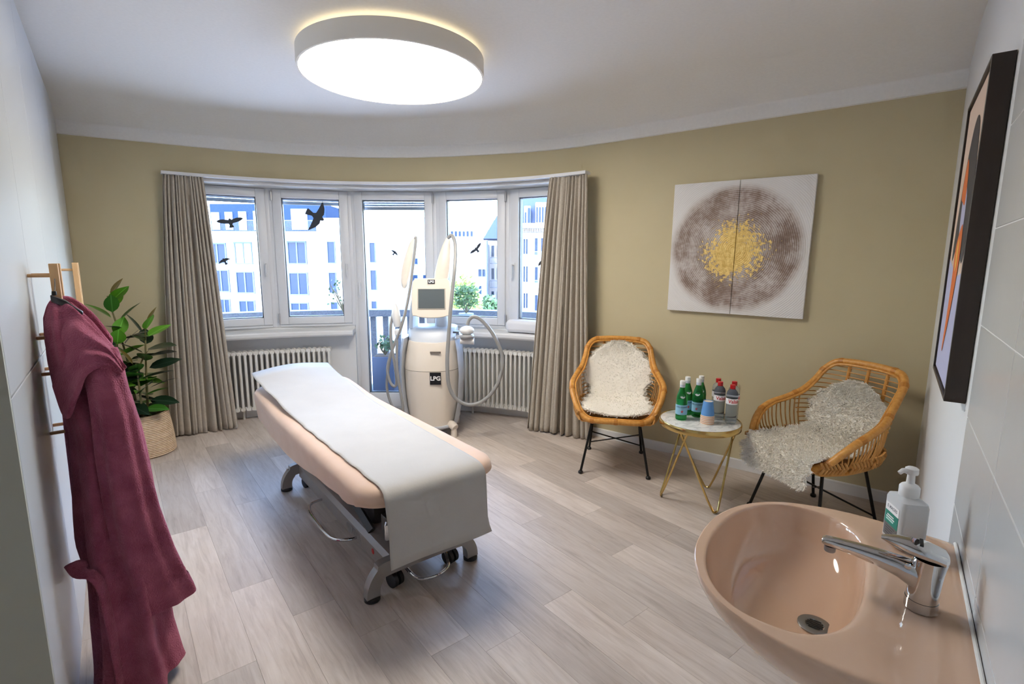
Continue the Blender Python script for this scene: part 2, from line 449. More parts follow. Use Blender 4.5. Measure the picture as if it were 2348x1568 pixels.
# ------------------------------------------------------------------ curtain rail
rail = MB()
rail.loft([[BAY(t, r, z) for r, z in ((2.787, 2.198), (2.787, 2.222), (2.83, 2.222), (2.868, 2.216), (2.868, 2.2), (2.82, 2.198))] for t in frange(-36.6, 38.8, 50)], True, True, True)
tag(rail.build('curtain_rail', PVC, smooth=True, angle=30), 'curved white curtain rail running above the bay window', 'curtain rail')
# ------------------------------------------------------------------ wardrobe along the left wall
WOOD = noise_mat('beech_bar', srgb(196, 152, 104), srgb(214, 173, 124), 18, .45, stretch=(1, 1, .12))
wrd = thing('wardrobe', 'white floor-to-ceiling wardrobe with wooden bar handles along the left wall', 'wardrobe', (0, 0, 0))
A0, A1 = 1.66, 5.255
pf = W_LEFT-.02
MB().prism([WP(A0+.018, pf, .004), WP(A1, pf, .004), WP(A1, -.80, .004), WP(A0+.018, -.80, .004)], (0, 0, CEIL-.012)).build('body', mat('carcass_white', srgb(205, 206, 202), .6), wrd)
MB().prism([WP(A0, W_LEFT, .004), WP(A0+.018, W_LEFT, .004), WP(A0+.018, -.80, .004), WP(A0, -.80, .004)], (0, 0, CEIL-.012)).build('side_panel', mat('side_panel_shaded_white', srgb(172, 172, 160), .5), wrd)  # shade on this end is put into the colour, a darker greenish white
hbar = MB(); hbar.box((0, .068, 0), (.027, .024, .29))
for zz in (-.105, .105): hbar.tube([(0, 0, zz), (0, .06, zz)], .0065, 8)
HBAR = hbar.mesh('bar_handle', WOOD, bevel=.0015, segs=1)
edges = [1.681, 2.372, 3.064, 3.757, 4.45]
for k in range(4):
    for (z0, z1, hz) in ((.06, 1.167, 1.01), (1.173, CEIL-.04, 1.345)):
        a0, a1 = edges[k]+.0015, edges[k+1]-.0015
        d = MB().prism([WP(a0, pf+.001, z0), WP(a1, pf+.001, z0), WP(a1, W_LEFT, z0), WP(a0, W_LEFT, z0)], (0, 0, z1-z0)).build('door', LACQ, wrd, bevel=.0015, segs=1)
        ha = a1-.05 if k % 2 == 0 else a0+.06
        setmw(inst('bar_handle', HBAR, d), basis(-dP, nP, Z, WP(ha, W_LEFT, hz)))
MB().prism([WP(4.4515, pf, .06), WP(A1, pf, .06), WP(A1, W_LEFT, .06), WP(4.4515, W_LEFT, .06)], (0, 0, CEIL-.1)).build('filler_panel', LACQ, wrd)
MB().prism([WP(1.681, pf-.03, .004), WP(A1, pf-.03, .004), WP(A1, pf+.002, .004), WP(1.681, pf+.002, .004)], (0, 0, .054)).build('plinth', LACQ, wrd)

# ------------------------------------------------------------------ radiators under the sills
RADM = mat('radiator_enamel', srgb(226, 224, 219), .35)
c_ = MB()
for dy in (-.042, 0, .042):
    c_.tube(catmull([(0, dy, .125), (0, dy, .20), (0, dy, .56), (0, dy, .635)], 3), .0125, 10)
c_.tube([(0, -.05, .115), (0, .05, .115)], .021, 10); c_.tube([(0, -.05, .645), (0, .05, .645)], .021, 10)
COL_ME = c_.mesh('column', RADM, smooth=True, angle=60)
def radiator(label, t0, t1, n):
    r = thing('radiator', label, 'radiator', BAY((t0+t1)/2, 3.0))
    for t in frange(t0, t1, n-1):
        setmw(inst('column', COL_ME, r), Matrix.Translation(BAY(t, 3.0)) @ Matrix.Rotation(-R(t), 4, 'Z'))
    for zz in (.115, .645):
        setmw(MB().tube([BAY(t, 3.0, zz) for t in frange(t0-.3, t1+.3, 16)], .015, 8).build('header_pipe', RADM, r), Matrix.Identity(4))
    for t in (lerp(t0, t1, .15), lerp(t0, t1, .85)):
        setmw(MB().tube([BAY(t, 3.02, .0), BAY(t, 3.02, .11)], .01, 8).build('foot', RADM, r), Matrix.Identity(4))
    return r
radiator('white column radiator under the left window sill behind the massage table', -30.2, -12.3, 21)
radiator('white column radiator under the right window sill beside the cream machine', 12.2, 30.3, 21)

# ------------------------------------------------------------------ curtains
def linen():
    mt = mat('linen', srgb(184, 174, 160), .85, Sheen_Weight=.2)
    tc = nd(mt, 'ShaderNodeTexCoord')
    n = None; outs = []
    for sc in ((420, 420, 30), (60, 60, 520)):
        mp = nd(mt, 'ShaderNodeMapping'); mp.inputs['Scale'].default_value = sc; lk(mt, tc.outputs['Object'], mp.inputs[0])
        n = nd(mt, 'ShaderNodeTexNoise', Scale=1, Detail=2); lk(mt, mp.outputs[0], n.inputs['Vector']); outs.append(n.outputs[0])
    ad = nd(mt, 'ShaderNodeMath', operation='ADD'); lk(mt, outs[0], ad.inputs[0]); lk(mt, outs[1], ad.inputs[1])
    r = ramp(mt, [(.35, srgb(166, 157, 144)), (.65, srgb(198, 189, 176))]); 
    hf = nd(mt, 'ShaderNodeMath', operation='MULTIPLY'); hf.inputs[1].default_value = .5; lk(mt, ad.outputs[0], hf.inputs[0]); lk(mt, hf.outputs[0], r.inputs[0])
    lk(mt, r.outputs[0], bsdf(mt).inputs['Base Color']); bump(mt, ad.outputs[0], .15, .002)
    return mt
LINEN = linen()
def curtain(label, top, bot, pleats, seed, edge):
    rnd = random.Random(seed); ns, nt = pleats*14, 46
    ph = [rnd.uniform(-.5, .5) for _ in range(pleats+2)]; am = [rnd.uniform(.5, 1.4) for _ in range(pleats+2)]
    b = MB(); rows = []
    for j in range(nt+1):
        t = j/nt; z = lerp(2.196, .012, t); row = []
        for i in range(ns+1):
            s = i/ns
            tt = [lerp(top[0], top[1], s), lerp(bot[0], bot[1], s+.03*math.sin(9*s)*t)]
            rr = [lerp(top[2], top[3], s), lerp(bot[2], bot[3], s)]
            e = t**.85
            th = lerp(tt[0], tt[1], e); r = lerp(rr[0], rr[1], e)
            x = max(0, min(pleats, pleats*(s+(.022*math.sin(2*math.pi*2.3*s+seed)+.014*math.sin(2*math.pi*5.1*s+2*seed))*math.sin(math.pi*s)))); k = int(x); f = x-k
            amp = lerp(.014, .038, sstep(0, .25, t))*lerp(am[k], am[min(k+1, pleats+1)], f)
            wv = math.sin(2*math.pi*x+ph[k]*t*1.4)
            wv = math.copysign(abs(wv)**.75, wv)
            r += amp*wv + .012*math.sin(3.1*t+seed+5*s)
            th += .25*math.cos(2*math.pi*x+1.1)*e
            row.append(BAY(th, r, z+.006*math.sin(7*s+seed)*t))
        rows.append(row)
    b.loft(rows, False)
    o = b.build('curtain', LINEN, smooth=True, angle=180)
    md = o.modifiers.new('cloth thickness', 'SOLIDIFY'); md.thickness = .0025
    o.data.update()
    return tag(o, label, 'curtain', 'linen curtains of the bay window')
curtain('grey linen curtain hanging at the left end of the bay, beside the rubber plant', (-36.4, -30.7, 2.80, 2.81), (-39.2, -28.9, 2.81, 2.735), 12, 1, 1)
curtain('grey linen curtain hanging at the right end of the bay, beside the rattan armchairs', (32.0, 38.9, 2.80, 2.815), (28.3, 40.2, 2.735, 2.835), 11, 5, -1)

# ------------------------------------------------------------------ ceiling lamp
LP = Vector((-.672, 3.035, 0)); LR_ = .508
lamp = thing('ceiling_lamp', 'large round white drum ceiling lamp, lit', 'lamp', (LP.x, LP.y, CEIL))
sh = MB().lathe([(LR_, -.125), (LR_, -.03), (LR_-.006, -.028), (LR_-.006, -.122), (LR_-.012, -.122), (LR_-.012, -.125)], 96, cap0=False, cap1=False)
n0 = 96
sh.f += [(5*n0+i, 5*n0+(i+1) % n0, (i+1) % n0, i) for i in range(n0)]
sh.build('drum_shade', mat('shade_fabric', srgb(244, 240, 232), .7), lamp, smooth=True, angle=40)
MB().lathe([(.001, -.1235), (LR_-.013, -.1235), (LR_-.013, -.118), (.001, -.118)], 96).build('diffuser', emit_mat('lamp_diffuser', (1, .93, .82, 1), LAMP_STRENGTH), lamp)
MB().lathe([(.001, -.115), (LR_-.0065, -.115), (LR_-.0065, -.112), (.001, -.112)], 96).build('uplight_blocker', WHITE, lamp)  # unseen disc added to keep the diffuser's upward light off the ceiling
MB().lathe([(.12, -.11), (.12, 0)], 32).build('mount', WHITE, lamp, smooth=True)
rg = MB().lathe([(LR_-.055, -.036), (LR_-.04, -.036), (LR_-.04, -.028), (LR_-.055, -.028)], 96, cap0=False, cap1=False)
rg.f += [(3*n0+i, 3*n0+(i+1) % n0, (i+1) % n0, i) for i in range(n0)]
rg.build('backlight_ring', emit_mat('lamp_backlight', (1, .86, .6, 1), 2.2), lamp)
# ------------------------------------------------------------------ massage table (local frame: y along, x across)
BA, BC = 2.80, 1.03
bed = thing('massage_table', 'grey steel massage table with a peach fitted cover', 'massage table', WP(BA, BC), -AP)
def L(a, c, z): return Vector((c-BC, a-BA, z))
PEACH = noise_mat('peach_jersey', srgb(211, 180, 158), srgb(216, 187, 166), 9, .9, .06, 700, Sheen_Weight=.25)
def bed_rise(a): return .045*sstep(3.15, 3.85, a)
a0, a1, c0, c1 = 1.795, 3.87, .695, 1.375
def rrect(a0, a1, c0, c1, r, n=14, side=26):
    pts = []
    def arc(ca, cc_, s):
        for k in range(n+1):
            t = s+math.pi/2*k/n; pts.append((ca+r*math.sin(t), cc_-r*math.cos(t)))
    def line(p, q, m):
        for k in range(1, m): pts.append((lerp(p[0], q[0], k/m), lerp(p[1], q[1], k/m)))
    arc(a1-r, c0+r, 0); line((a1, c0+r), (a1, c1-r), 10)
    arc(a1-r, c1-r, math.pi/2); line((a1-r, c1), (a0+r, c1), side)
    arc(a0+r, c1-r, math.pi); line((a0, c1-r), (a0, c0+r), 10)
    arc(a0+r, c0+r, 1.5*math.pi); line((a0+r, c0), (a1-r, c0), side)
    return pts
def hem(a, c):
    s = interp([(1.78, .515), (1.90, .505), (2.0, .478), (2.15, .462), (2.5, .425), (2.86, .388), (3.27, .395), (3.7, .425), (4.0, .44)], a)
    return s if c < 1.03 else s+.02
rings = []
for inset, dz in ((.26, .0), (.14, 0), (.06, -.001), (.03, -.006), (.013, -.016), (.003, -.034), (0, -.055)):
    rings.append([L(a, c, .59+dz+bed_rise(a)) for a, c in rrect(a0+inset, a1-inset, c0+inset, c1-inset, max(.03, .15-inset))])
base = rrect(a0, a1, c0, c1, .15)
for k, f in enumerate((.15, .35, .6, .85, 1.0, .97)):
    ring = []
    for i, (a, c) in enumerate(base):
        top = .535+bed_rise(a); zb = hem(a, c)
        cx, cy = (a-(a0+a1)/2), (c-(c0+c1)/2); sgn = -1 if c < 1.03 else 1
        wob = .006*f*math.sin(a*4+1.3)+.0025*f*math.sin(a*17)+.012*f*math.exp(-((a-2.02)/.1)**2)*math.sin(a*70)
        tuck = .035*f if k < 5 else .07
        n2 = Vector((cx/1.0, cy/.33, 0)); n2.normalize()
        wob += .010*math.exp(-((f-.5)/.22)**2)*math.sin(a*3.2+.6)
        ring.append(L(a-n2.x*(tuck*.6)+n2.x*wob*.3, c-n2.y*(tuck*.55)+n2.y*wob, lerp(top, zb, f)+(.012 if k == 5 else 0)))
    rings.append(ring)
cv = MB().loft(rings, True, True, True)
cvo = cv.build('cover', PEACH, bed, smooth=True, angle=80)
# upper frame, lift and hood
b = MB(); b.box(L(2.82, 1.03, .475), (.50, 1.75, .035))
b.build('top_frame', DGREY, bed, bevel=.006)
for s in (.90, 1.16):
    MB().tube([L(2.25, s, .18), L(3.15, s, .46)], .022, 4).build('lift_arm', DGREY, bed)
MB().box(L(2.55, 1.03, .30), (.20, .5, .30)).build('lift_box', mat('black_cover', srgb(30, 29, 31), .5), bed, bevel=.02)
hood = []
for a in (2.02, 3.38):
    hood.append([L(a, c, z) for c, z in ((.865, .085), (.868, .15), (.885, .175), (.915, .185), (1.145, .185), (1.175, .175), (1.192, .15), (1.195, .085))])
hd = MB().loft(hood, True, True, True).build('base_beam', GREYP, bed, smooth=True, angle=30)
me = text_mesh('GYMNA', .055, mat('print_grey', srgb(150, 152, 152), .5))
o = bpy.data.objects.new('lettering', me); col.objects.link(o); o.parent = hd
setmw(o, world_of(bed) @ basis(Vector((0, -1, 0)), Z, Vector((-1, 0, 0)), L(2.42, .8655, .118)))
MB().lathe([(.001, 0), (.014, 0), (.014, .001), (.001, .001)], 20).build('sticker', mat('red_print', srgb(190, 40, 36), .5), hd).matrix_basis = basis(Vector((0, -1, 0)), Z, Vector((-1, 0, 0)), L(2.165, .8652, .128))
# two arched end frames with pads
def arch(a, name='end_arch'):
    w0, w1, zt = .755, 1.345, .172
    outer = [(w0, .02), (w0+.004, .06), (w0+.022, .105), (w0+.055, .145), (w0+.10, zt), (w1-.10, zt), (w1-.055, .145), (w1-.022, .105), (w1-.004, .06), (w1, .02)]
    inner = [(w1-.062, .02), (w1-.064, .06), (w1-.082, .09), (w1-.125, .104), (w0+.125, .104), (w0+.082, .09), (w0+.064, .06), (w0+.062, .02)]
    oo = catmull([Vector((c, z, 0)) for c, z in outer], 4); ii = catmull([Vector((c, z, 0)) for c, z in inner], 4)
    m_ = MB(); n = min(len(oo), len(ii))
    # plate as a strip of quads between outer and inner outline
    def res(P, k):
        L_ = [0]
        for p, q in zip(P, P[1:]): L_.append(L_[-1]+(q-p).length)
        out = []
        for i in range(k+1):
            d = L_[-1]*i/k; j = max(x for x in range(len(L_)) if L_[x] <= d+1e-9); j = min(j, len(P)-2)
            out.append(P[j].lerp(P[j+1], (d-L_[j])/max(1e-9, L_[j+1]-L_[j])))
        return out
    oo, ii = res(oo, 40), res(ii[::-1], 40)
    rings = [[L(a-.022, p.x, p.y), L(a+.022, p.x, p.y), L(a+.022, q.x, q.y), L(a-.022, q.x, q.y)] for p, q in zip(oo, ii)]
    return m_.loft(rings, True, True, True).build(name, GREYP, bed, smooth=True, angle=30)
pad = MB().lathe([(.03, 0), (.036, .004), (.036, .016), (.03, .021)], 24).mesh('rubber_pad', BLACK, smooth=True, angle=30)
wh = MB()
for sx in (-.016, .016):
    rings = [[Vector((sx+dx, r*math.cos(2*math.pi*i/24), r*math.sin(2*math.pi*i/24))) for i in range(24)] for dx, r in ((-.011, .030), (-.0095, .036), (.0095, .036), (.011, .030))]
    wh.loft(rings, True, True, True)
WHEEL = wh.mesh('caster', BLACK, smooth=True, angle=35)
for a in (2.0, 3.4):
    arch(a)
    for c in (.787, 1.313): inst('rubber_pad', pad, bed, L(a, c, 0))
    for c in (.915, 1.215):
        inst('caster', WHEEL, bed, L(a+.035 if a < 3 else a-.03, c, .0365), R(14))
        MB().tube([L(a+.035 if a < 3 else a-.03, c, .04), L(a+.03, c, .11)], .009, 8).build('caster_stem', DGREY, bed)
fl_ = catmull([L(2.05, .955, .1), L(2.0, .965, .075), L(1.945, .985, .055), L(1.918, 1.035, .05), L(1.918, 1.10, .05), L(1.945, 1.15, .055), L(2.0, 1.172, .075), L(2.05, 1.18, .1)], 5)
MB().tube(fl_, .008, 10).build('foot_bar', CHROME, bed, smooth=True)
sl = catmull([L(2.92, .88, .10), L(2.90, .80, .10), L(2.82, .765, .10), L(2.68, .757, .10), L(2.52, .757, .10), L(2.43, .775, .10), L(2.385, .83, .10), L(2.38, .88, .10)], 5)
MB().tube(sl, .008, 10).build('foot_bar', CHROME, bed, smooth=True)
MB().tube([L(3.4, .80, .15), L(3.4, .80, .05)], .007, 8).build('brake_rod', CHROME, bed, smooth=True)
br = MB().prism([L(1.955, c, z) for c, z in ((.842, .285), (.842, .355), (.848, .372), (.862, .38), (.876, .372), (.882, .355), (.882, .285))], (0, .014, 0))
br.build('lock_plate', CHROME, bed, bevel=.003)
MB().box(L(2.0, .875, .33), (.03, .09, .09)).build('lock_bracket', DGREY, bed, bevel=.006)

# ------------------------------------------------------------------ paper cover sheet
PAPER = noise_mat('crepe_paper', srgb(180, 177, 173), srgb(185, 182, 178), 6, .85, .05, 120)
path = [(3.90, .725), (3.80, .70), (3.70, .678), (3.58, .66), (3.46, .648), (3.34, .634), (3.2, .614), (3.05, .601), (2.9, .5965)]
path += [(a, .5955) for a in [2.9-.05*k for k in range(1, 21)]]
path += [(1.86, .5945), (1.83, .591), (1.805, .583), (1.787, .568), (1.777, .545), (1.773, .51), (1.771, .46), (1.768, .40), (1.764, .35), (1.757, .31), (1.748, .28)]
rows = []
for k, (a, z) in enumerate(path):
    row = []
    for i in range(33):
        s = i/32
        cl = interp([(1.75, .775), (2.0, .775), (2.9, .762), (3.3, .752), (3.6, .735), (3.9, .715)], a)
        cr_ = interp([(1.75, 1.255), (2.0, 1.26), (2.6, 1.272), (3.3, 1.275), (3.6, 1.275), (3.9, 1.27)], a)
        if a < 1.79: cl += .004*math.sin(z*20); cr_ += .012*sstep(.34, .27, z)
        aa = a+ (.055*(s-.5)*sstep(3.3, 3.9, a))
        rip = .0016*max(0, math.sin(a*46+2.5*math.sin(s*4+a*3)))*sstep(1.86, 1.95, a) if a < 3.2 else .006*math.sin(s*5+a*3)*sstep(3.2, 3.9, a)
        zz = z+rip
        if a > 3.15: zz += .03*math.sin(math.pi*s)*sstep(3.3, 3.75, a)*.6
        row.append(L(aa+(.006*math.sin(s*6)*sstep(.5, .3, z) if a < 1.79 else 0), lerp(cl, cr_, s)+.003*math.sin(a*31)*(s < .05), zz))
    rows.append(row)
ps = MB().loft(rows, False)
po = ps.build('paper_sheet', PAPER, smooth=True, angle=180)
po.matrix_basis = world_of(bed)
md = po.modifiers.new('paper thickness', 'SOLIDIFY'); md.thickness = .0012; md.offset = 1
tag(po, 'long white paper sheet lying over the massage table and hanging off its end', 'paper sheet')
# ------------------------------------------------------------------ cream treatment machine by the balcony door
MX, MY = -.70, 4.40
mc = thing('treatment_machine', 'cream body treatment machine with screen, hoses and hand pieces by the balcony door', 'machine', (MX, MY, 0))
def Q(x, y, z): return Vector((x-MX, y-MY, z))          # room position -> machine frame
def sq_ring(cx, y_front, y_back, hw, z, bow=.05, n=40, e=3.2, dz=0.0):
    out = []
    for i in range(n):
        t = 2*math.pi*i/n; ct, st = math.cos(t), math.sin(t)
        x = math.copysign(abs(ct)**(2/e), ct)*hw; yy = math.copysign(abs(st)**(2/e), st)
        y = lerp(y_front, y_back, (yy+1)/2)
        if yy < 0: y += bow*(x/hw)**2
        out.append(Q(cx+x, y, z+dz*(1-(x/hw)**2)*(1 if yy < 0 else 0)))
    return out
# lower body shell
tab = [(.085, .19), (.13, .205), (.25, .226), (.40, .240), (.55, .243), (.585, .2425)]
lo = [sq_ring(MX, 4.155, 4.62, w_, z) for z, w_ in tab]
body = MB().loft(lo, True, True, True).build('lower_body', IVORY, mc, smooth=True, angle=40)
tab = [(.589, .2425), (.62, .241), (.70, .232), (.78, .219), (.828, .208), (.835, .200)]
up = [sq_ring(MX, 4.155+.05*max(0, (z-.6))/.23, 4.60, w_, z, dz=-.018 if z > .78 else 0) for z, w_ in tab]
ub = MB().loft(up, True, True, True).build('upper_body', IVORY, mc, smooth=True, angle=40)
MB().loft([sq_ring(MX, 4.160, 4.6, .238, .5845), sq_ring(MX, 4.160, 4.6, .238, .5895)], True, True, True).build('seam', mat('seam_dark', srgb(90, 86, 82), .6), mc)
# side panels in cool grey
for s in (-1, 1):
    rings = []
    for z, w_ in ((.10, .205), (.3, .243), (.55, .258), (.75, .244), (.86, .226)):
        rings.append([Q(MX+s*(w_-.012), 4.22, z), Q(MX+s*(w_+.012), 4.25, z), Q(MX+s*(w_+.016), 4.45, z), Q(MX+s*(w_-.004), 4.62, z), Q(MX+s*(w_-.03), 4.5, z)])
    MB().loft(rings, True, True, True).build('side_panel', PALE, mc, smooth=True, angle=50)
# tray behind the top edge and neck
tr = MB().loft([sq_ring(MX, 4.24, 4.62, .205, .80, bow=.02), sq_ring(MX, 4.26, 4.62, .215, .90, bow=.02), sq_ring(MX, 4.31, 4.62, .212, .935, bow=.02), sq_ring(MX, 4.36, 4.60, .19, .945, bow=.02)], True, True, True)
tr.build('tray', PALE, mc, smooth=True, angle=45)
MB().loft([[Q(x, y, z) for x, y, z in r] for r in (
    [(-.90, 4.36, .93), (-.86, 4.33, .93), (-.83, 4.42, .93), (-.87, 4.5, .93)],
    [(-.885, 4.36, 1.10), (-.85, 4.33, 1.10), (-.82, 4.42, 1.10), (-.86, 4.5, 1.10)],
    [(-.85, 4.38, 1.30), (-.80, 4.35, 1.30), (-.78, 4.44, 1.30), (-.82, 4.5, 1.30)])], True, True, True).build('strut', PALE, mc, smooth=True, angle=60)
MB().lathe([(.062, .92), (.058, .97), (.05, 1.05), (.05, 1.2)], 24, Q(-.62, 4.42, 0)).build('neck', PALE, mc, smooth=True)
MB().tube([Q(-.82, 4.42, 1.28), Q(-.62, 4.42, 1.2)], .05, 12).build('yoke', PALE, mc, smooth=True)
# screen head, tilted back
sc_c = Vector((-.676, 4.235, 1.212)); tilt = R(12); yaw = R(6)
SM = Matrix.Translation(sc_c) @ Matrix.Rotation(yaw, 4, 'Z') @ Matrix.Rotation(-tilt, 4, 'X')
def SP(x, y, z): return SM @ Vector((x, y, z)) - Vector((MX, MY, 0))
def sc_ring(hw_t, hw_b, h, y, r=.03):
    pts = []
    cs = [(-hw_b+.012, -h, 1), (hw_b-.012, -h, 1), (hw_t, h, 0), (-hw_t, h, 0)]
    raw = [(-hw_b, -h+.02), (-hw_b+.03, -h-.006), (-.06, -h-.022), (.06, -h-.022), (hw_b-.03, -h-.006), (hw_b, -h+.02), (hw_t+.004, h-.06), (hw_t-.016, h-.008), (hw_t-.04, h), (-hw_t+.04, h), (-hw_t+.016, h-.008), (-hw_t-.004, h-.06)]
    return [SP(p.x, y, p.y) for p in catmull([Vector((x, z, 0)) for x, z in raw], 3, True)]
MB().loft([sc_ring(.115, .125, .12, .09), sc_ring(.15, .158, .15, .055), sc_ring(.156, .163, .155, .0), sc_ring(.152, .159, .151, -.008)], True, True, True).build('screen_housing', IVORY, mc, smooth=True, angle=40)
MB().box((0, 0, 0), (.232, .008, .178)).build('screen_bezel', mat('bezel', srgb(196, 188, 176), .4), mc, bevel=.003).matrix_basis = Matrix.Translation(Vector((-MX, -MY, 0))) @ SM @ Matrix.Translation((0, -.010, -.018))
MB().box((0, 0, 0), (.216, .006, .162)).build('screen', mat('dark_screen', srgb(92, 100, 104), .22), mc).matrix_basis = Matrix.Translation(Vector((-MX, -MY, 0))) @ SM @ Matrix.Translation((0, -.014, -.018))
DK = mat('badge_black', srgb(28, 30, 38), .35); WP_ = mat('badge_white', srgb(236, 236, 238), .4)
def badge(w_, h_, ts, mw):
    o = MB().box((0, 0, 0), (w_, .005, h_)).build('logo_badge', DK, mc); o.matrix_basis = mw
    t = bpy.data.objects.new('lettering', text_mesh('LPG', ts, WP_, bold=.0018*ts/.05)); col.objects.link(t); t.parent = o
    t.matrix_basis = basis(Vector((1, 0, 0)), Z, Vector((0, -1, 0)), Vector((0, -.003, 0)))
badge(.094, .104, .05, Matrix.Translation((-.644-MX, 4.151-MY, .53)) @ Matrix.Rotation(R(2), 4, 'Z'))
badge(.060, .034, .026, Matrix.Translation(Vector((-MX, -MY, 0))) @ SM @ Matrix.Translation((.0, -.011, .125)))
MB().box(Q(-.644, 4.179, .748), (.09, .01, .014)).build('slot', mat('slot_dark', srgb(110, 102, 94), .5), mc)
# two leaf-shaped arms that carry the hoses
def paddle(pts, y, dx):
    o_ = catmull([Vector((x, z, 0)) for x, z in pts], 5, True)
    b = MB(); cxy = sum((p for p in o_), Vector())/len(o_)
    ring = lambda k, yy: [Q(lerp(cxy.x, p.x, k)+dx*(p.y-1.4), yy+.18*(p.y-1.4), lerp(cxy.y, p.y, k)) for p in o_]
    b.loft([ring(.86, y-.016), ring(1, y-.006), ring(1, y+.014), ring(.86, y+.026)], True, True, True)
    return b.build('hose_arm', IVORY, mc, smooth=True, angle=60)
paddle([(-.828, 1.712), (-.872, 1.66), (-.912, 1.55), (-.942, 1.42), (-.945, 1.33), (-.925, 1.28), (-.895, 1.30), (-.862, 1.42), (-.838, 1.56), (-.818, 1.69)], 4.33, 0)
paddle([(-.548, 1.714), (-.585, 1.66), (-.622, 1.56), (-.652, 1.44), (-.662, 1.345), (-.62, 1.315), (-.56, 1.315), (-.536, 1.42), (-.525, 1.56), (-.528, 1.68)], 4.33, 0)
def hose(pts, r, name='hose'): return MB().tube(catmull(pts, 6), r, 10).build(name, HOSE, mc, smooth=True)
hz = [(-.535, 1.70), (-.50, 1.715), (-.472, 1.66), (-.464, 1.55), (-.467, 1.433), (-.48, 1.30), (-.496, 1.148), (-.51, 1.0), (-.523, .858), (-.533, .673), (-.521, .485), (-.464, .372), (-.365, .319), (-.253, .342), (-.142, .449), (-.08, .618), (-.087, .749), (-.16, .914), (-.249, 1.023), (-.315, 1.055), (-.355, 1.03), (-.37, .985)]
hy = [4.28, 4.26, 4.22, 4.17, 4.12, 4.10, 4.09, 4.09, 4.09, 4.08, 4.08, 4.09, 4.1, 4.12, 4.14, 4.15, 4.15, 4.15, 4.15, 4.15, 4.15, 4.15]
hose([Q(x, y, z) for (x, z), y in zip(hz, hy)], .0155)
hose([Q(x, 4.2+.1*(z-1.0) if z > 1 else 4.2, z) for x, z in [(-.812, 1.70), (-.80, 1.685), (-.823, 1.50), (-.85, 1.30), (-.885, 1.12), (-.93, .96), (-.985, .83), (-1.035, .70), (-1.058, .585), (-1.035, .48), (-1.0, .45), (-.982, .50), (-.996, .65), (-1.016, .81), (-1.018, .95), (-1.0, 1.06), (-.975, 1.15)]], .0125)
hose([Q(x, 4.14, z) for x, z in [(-.955, .86), (-.962, .68), (-.952, .50), (-.93, .35), (-.918, .2), (-.93, .12)]], .011)
hose([Q(x, 4.25, z) for x, z in [(-1.02, .78), (-1.07, .55), (-1.08, .42), (-1.055, .3), (-1.0, .18), (-.95, .12)]], .011)
# hand pieces and their holders
h1 = MB().lathe([(.012, -.09), (.026, -.085), (.033, -.05), (.036, 0), (.031, .06), (.018, .085), (.008, .11)], 16).build('hand_piece', RUBW, mc, smooth=True)
h1.matrix_basis = Matrix.Translation(Q(-.968, 4.2, 1.05)) @ Matrix.Rotation(R(-4), 4, 'Y')
MB().box(Q(-.962, 4.22, .915), (.05, .06, .05)).build('holder', RUBW, mc, bevel=.01)
h2 = MB(); h2.sphere(Q(-.375, 4.15, .94), .062, 18, 10, (1, .8, .62))
h2.build('hand_piece', RUBW, mc, smooth=True)
MB().lathe([(.06, -.012), (.064, 0), (.06, .012)], 20, Q(-.378, 4.15, .895)).build('collar', mat('collar_grey', srgb(168, 168, 170), .4), mc, smooth=True)
MB().tube([Q(-.43, 4.15, .855), Q(-.315, 4.15, .85)], .028, 14).build('roller', RUBW, mc, smooth=True)
MB().box(Q(-.47, 4.2, .92), (.05, .05, .016)).build('holder', mat('holder_grey', srgb(96, 102, 114), .5), mc, bevel=.004)
MB().box(Q(-.455, 4.25, .885), (.035, .12, .05)).build('bracket', PALE, mc, bevel=.01)
# base and feet
MB().loft([sq_ring(MX, 4.17, 4.60, .20, .07), sq_ring(MX, 4.15, 4.62, .218, .09), sq_ring(MX, 4.15, 4.62, .218, .105)], True, True, True).build('base_plate', PALE, mc, smooth=True, angle=45)
for x, y in ((-.50, 4.20), (-.90, 4.20), (-.52, 4.60), (-.88, 4.60)):
    b = MB(); d = Vector((x-MX, (y-4.40), 0)).normalized()
    b.tube(catmull([Q(x, y, .1)-d*.10, Q(x, y, .105)-d*.03, Q(x, y, .085)+d*.02], 4), [.034]*4+[.036]*4+[.03], 12)
    b.build('foot', IVORY, mc, smooth=True)
    MB().lathe([(.026, 0), (.026, .055), (.02, .075)], 16, Q(x, y, 0)).build('caster', IVORY, mc, smooth=True)
# ------------------------------------------------------------------ rattan armchairs
RATT = noise_mat('rattan', srgb(196, 132, 52), srgb(218, 160, 82), 9, .38, stretch=(6, 6, 6))
RATD = noise_mat('rattan_cane', srgb(190, 134, 66), srgb(212, 160, 92), 20, .5)
RATB = mat('rattan_binding', srgb(186, 122, 46), .45)
half = [(0, .300, .415), (.12, .300, .415), (.195, .288, .42), (.25, .258, .455), (.29, .21, .52), (.318, .14, .585), (.326, .05, .628), (.306, -.06, .662), (.274, -.15, .71), (.254, -.225, .778), (.240, -.278, .842), (.196, -.318, .892), (.10, -.335, .905), (0, -.338, .907)]
rim_pts = [Vector(p) for p in half]+[Vector((-x, y, z)) for x, y, z in half[-2:0:-1]]
RIM = catmull(rim_pts, 6, True)
RH = catmull([Vector(p) for p in half], 10)
def rim_at_z(z):
    best = min((p for p in RH if p.y < .0), key=lambda p: abs(p.z-z)); return best
def rim_at_y(y):
    return min((p for p in RH if p.z < .70 and p.z > .44), key=lambda p: abs(p.y-y))
bl = [(.235, .26), (.262, .15), (.262, .02), (.235, -.12), (.16, -.215), (0, -.25)]
base_half = catmull([Vector((x, y, .405)) for x, y in bl], 6)
BASE = base_half+[Vector((-p.x, p.y, p.z)) for p in base_half[-2::-1]]
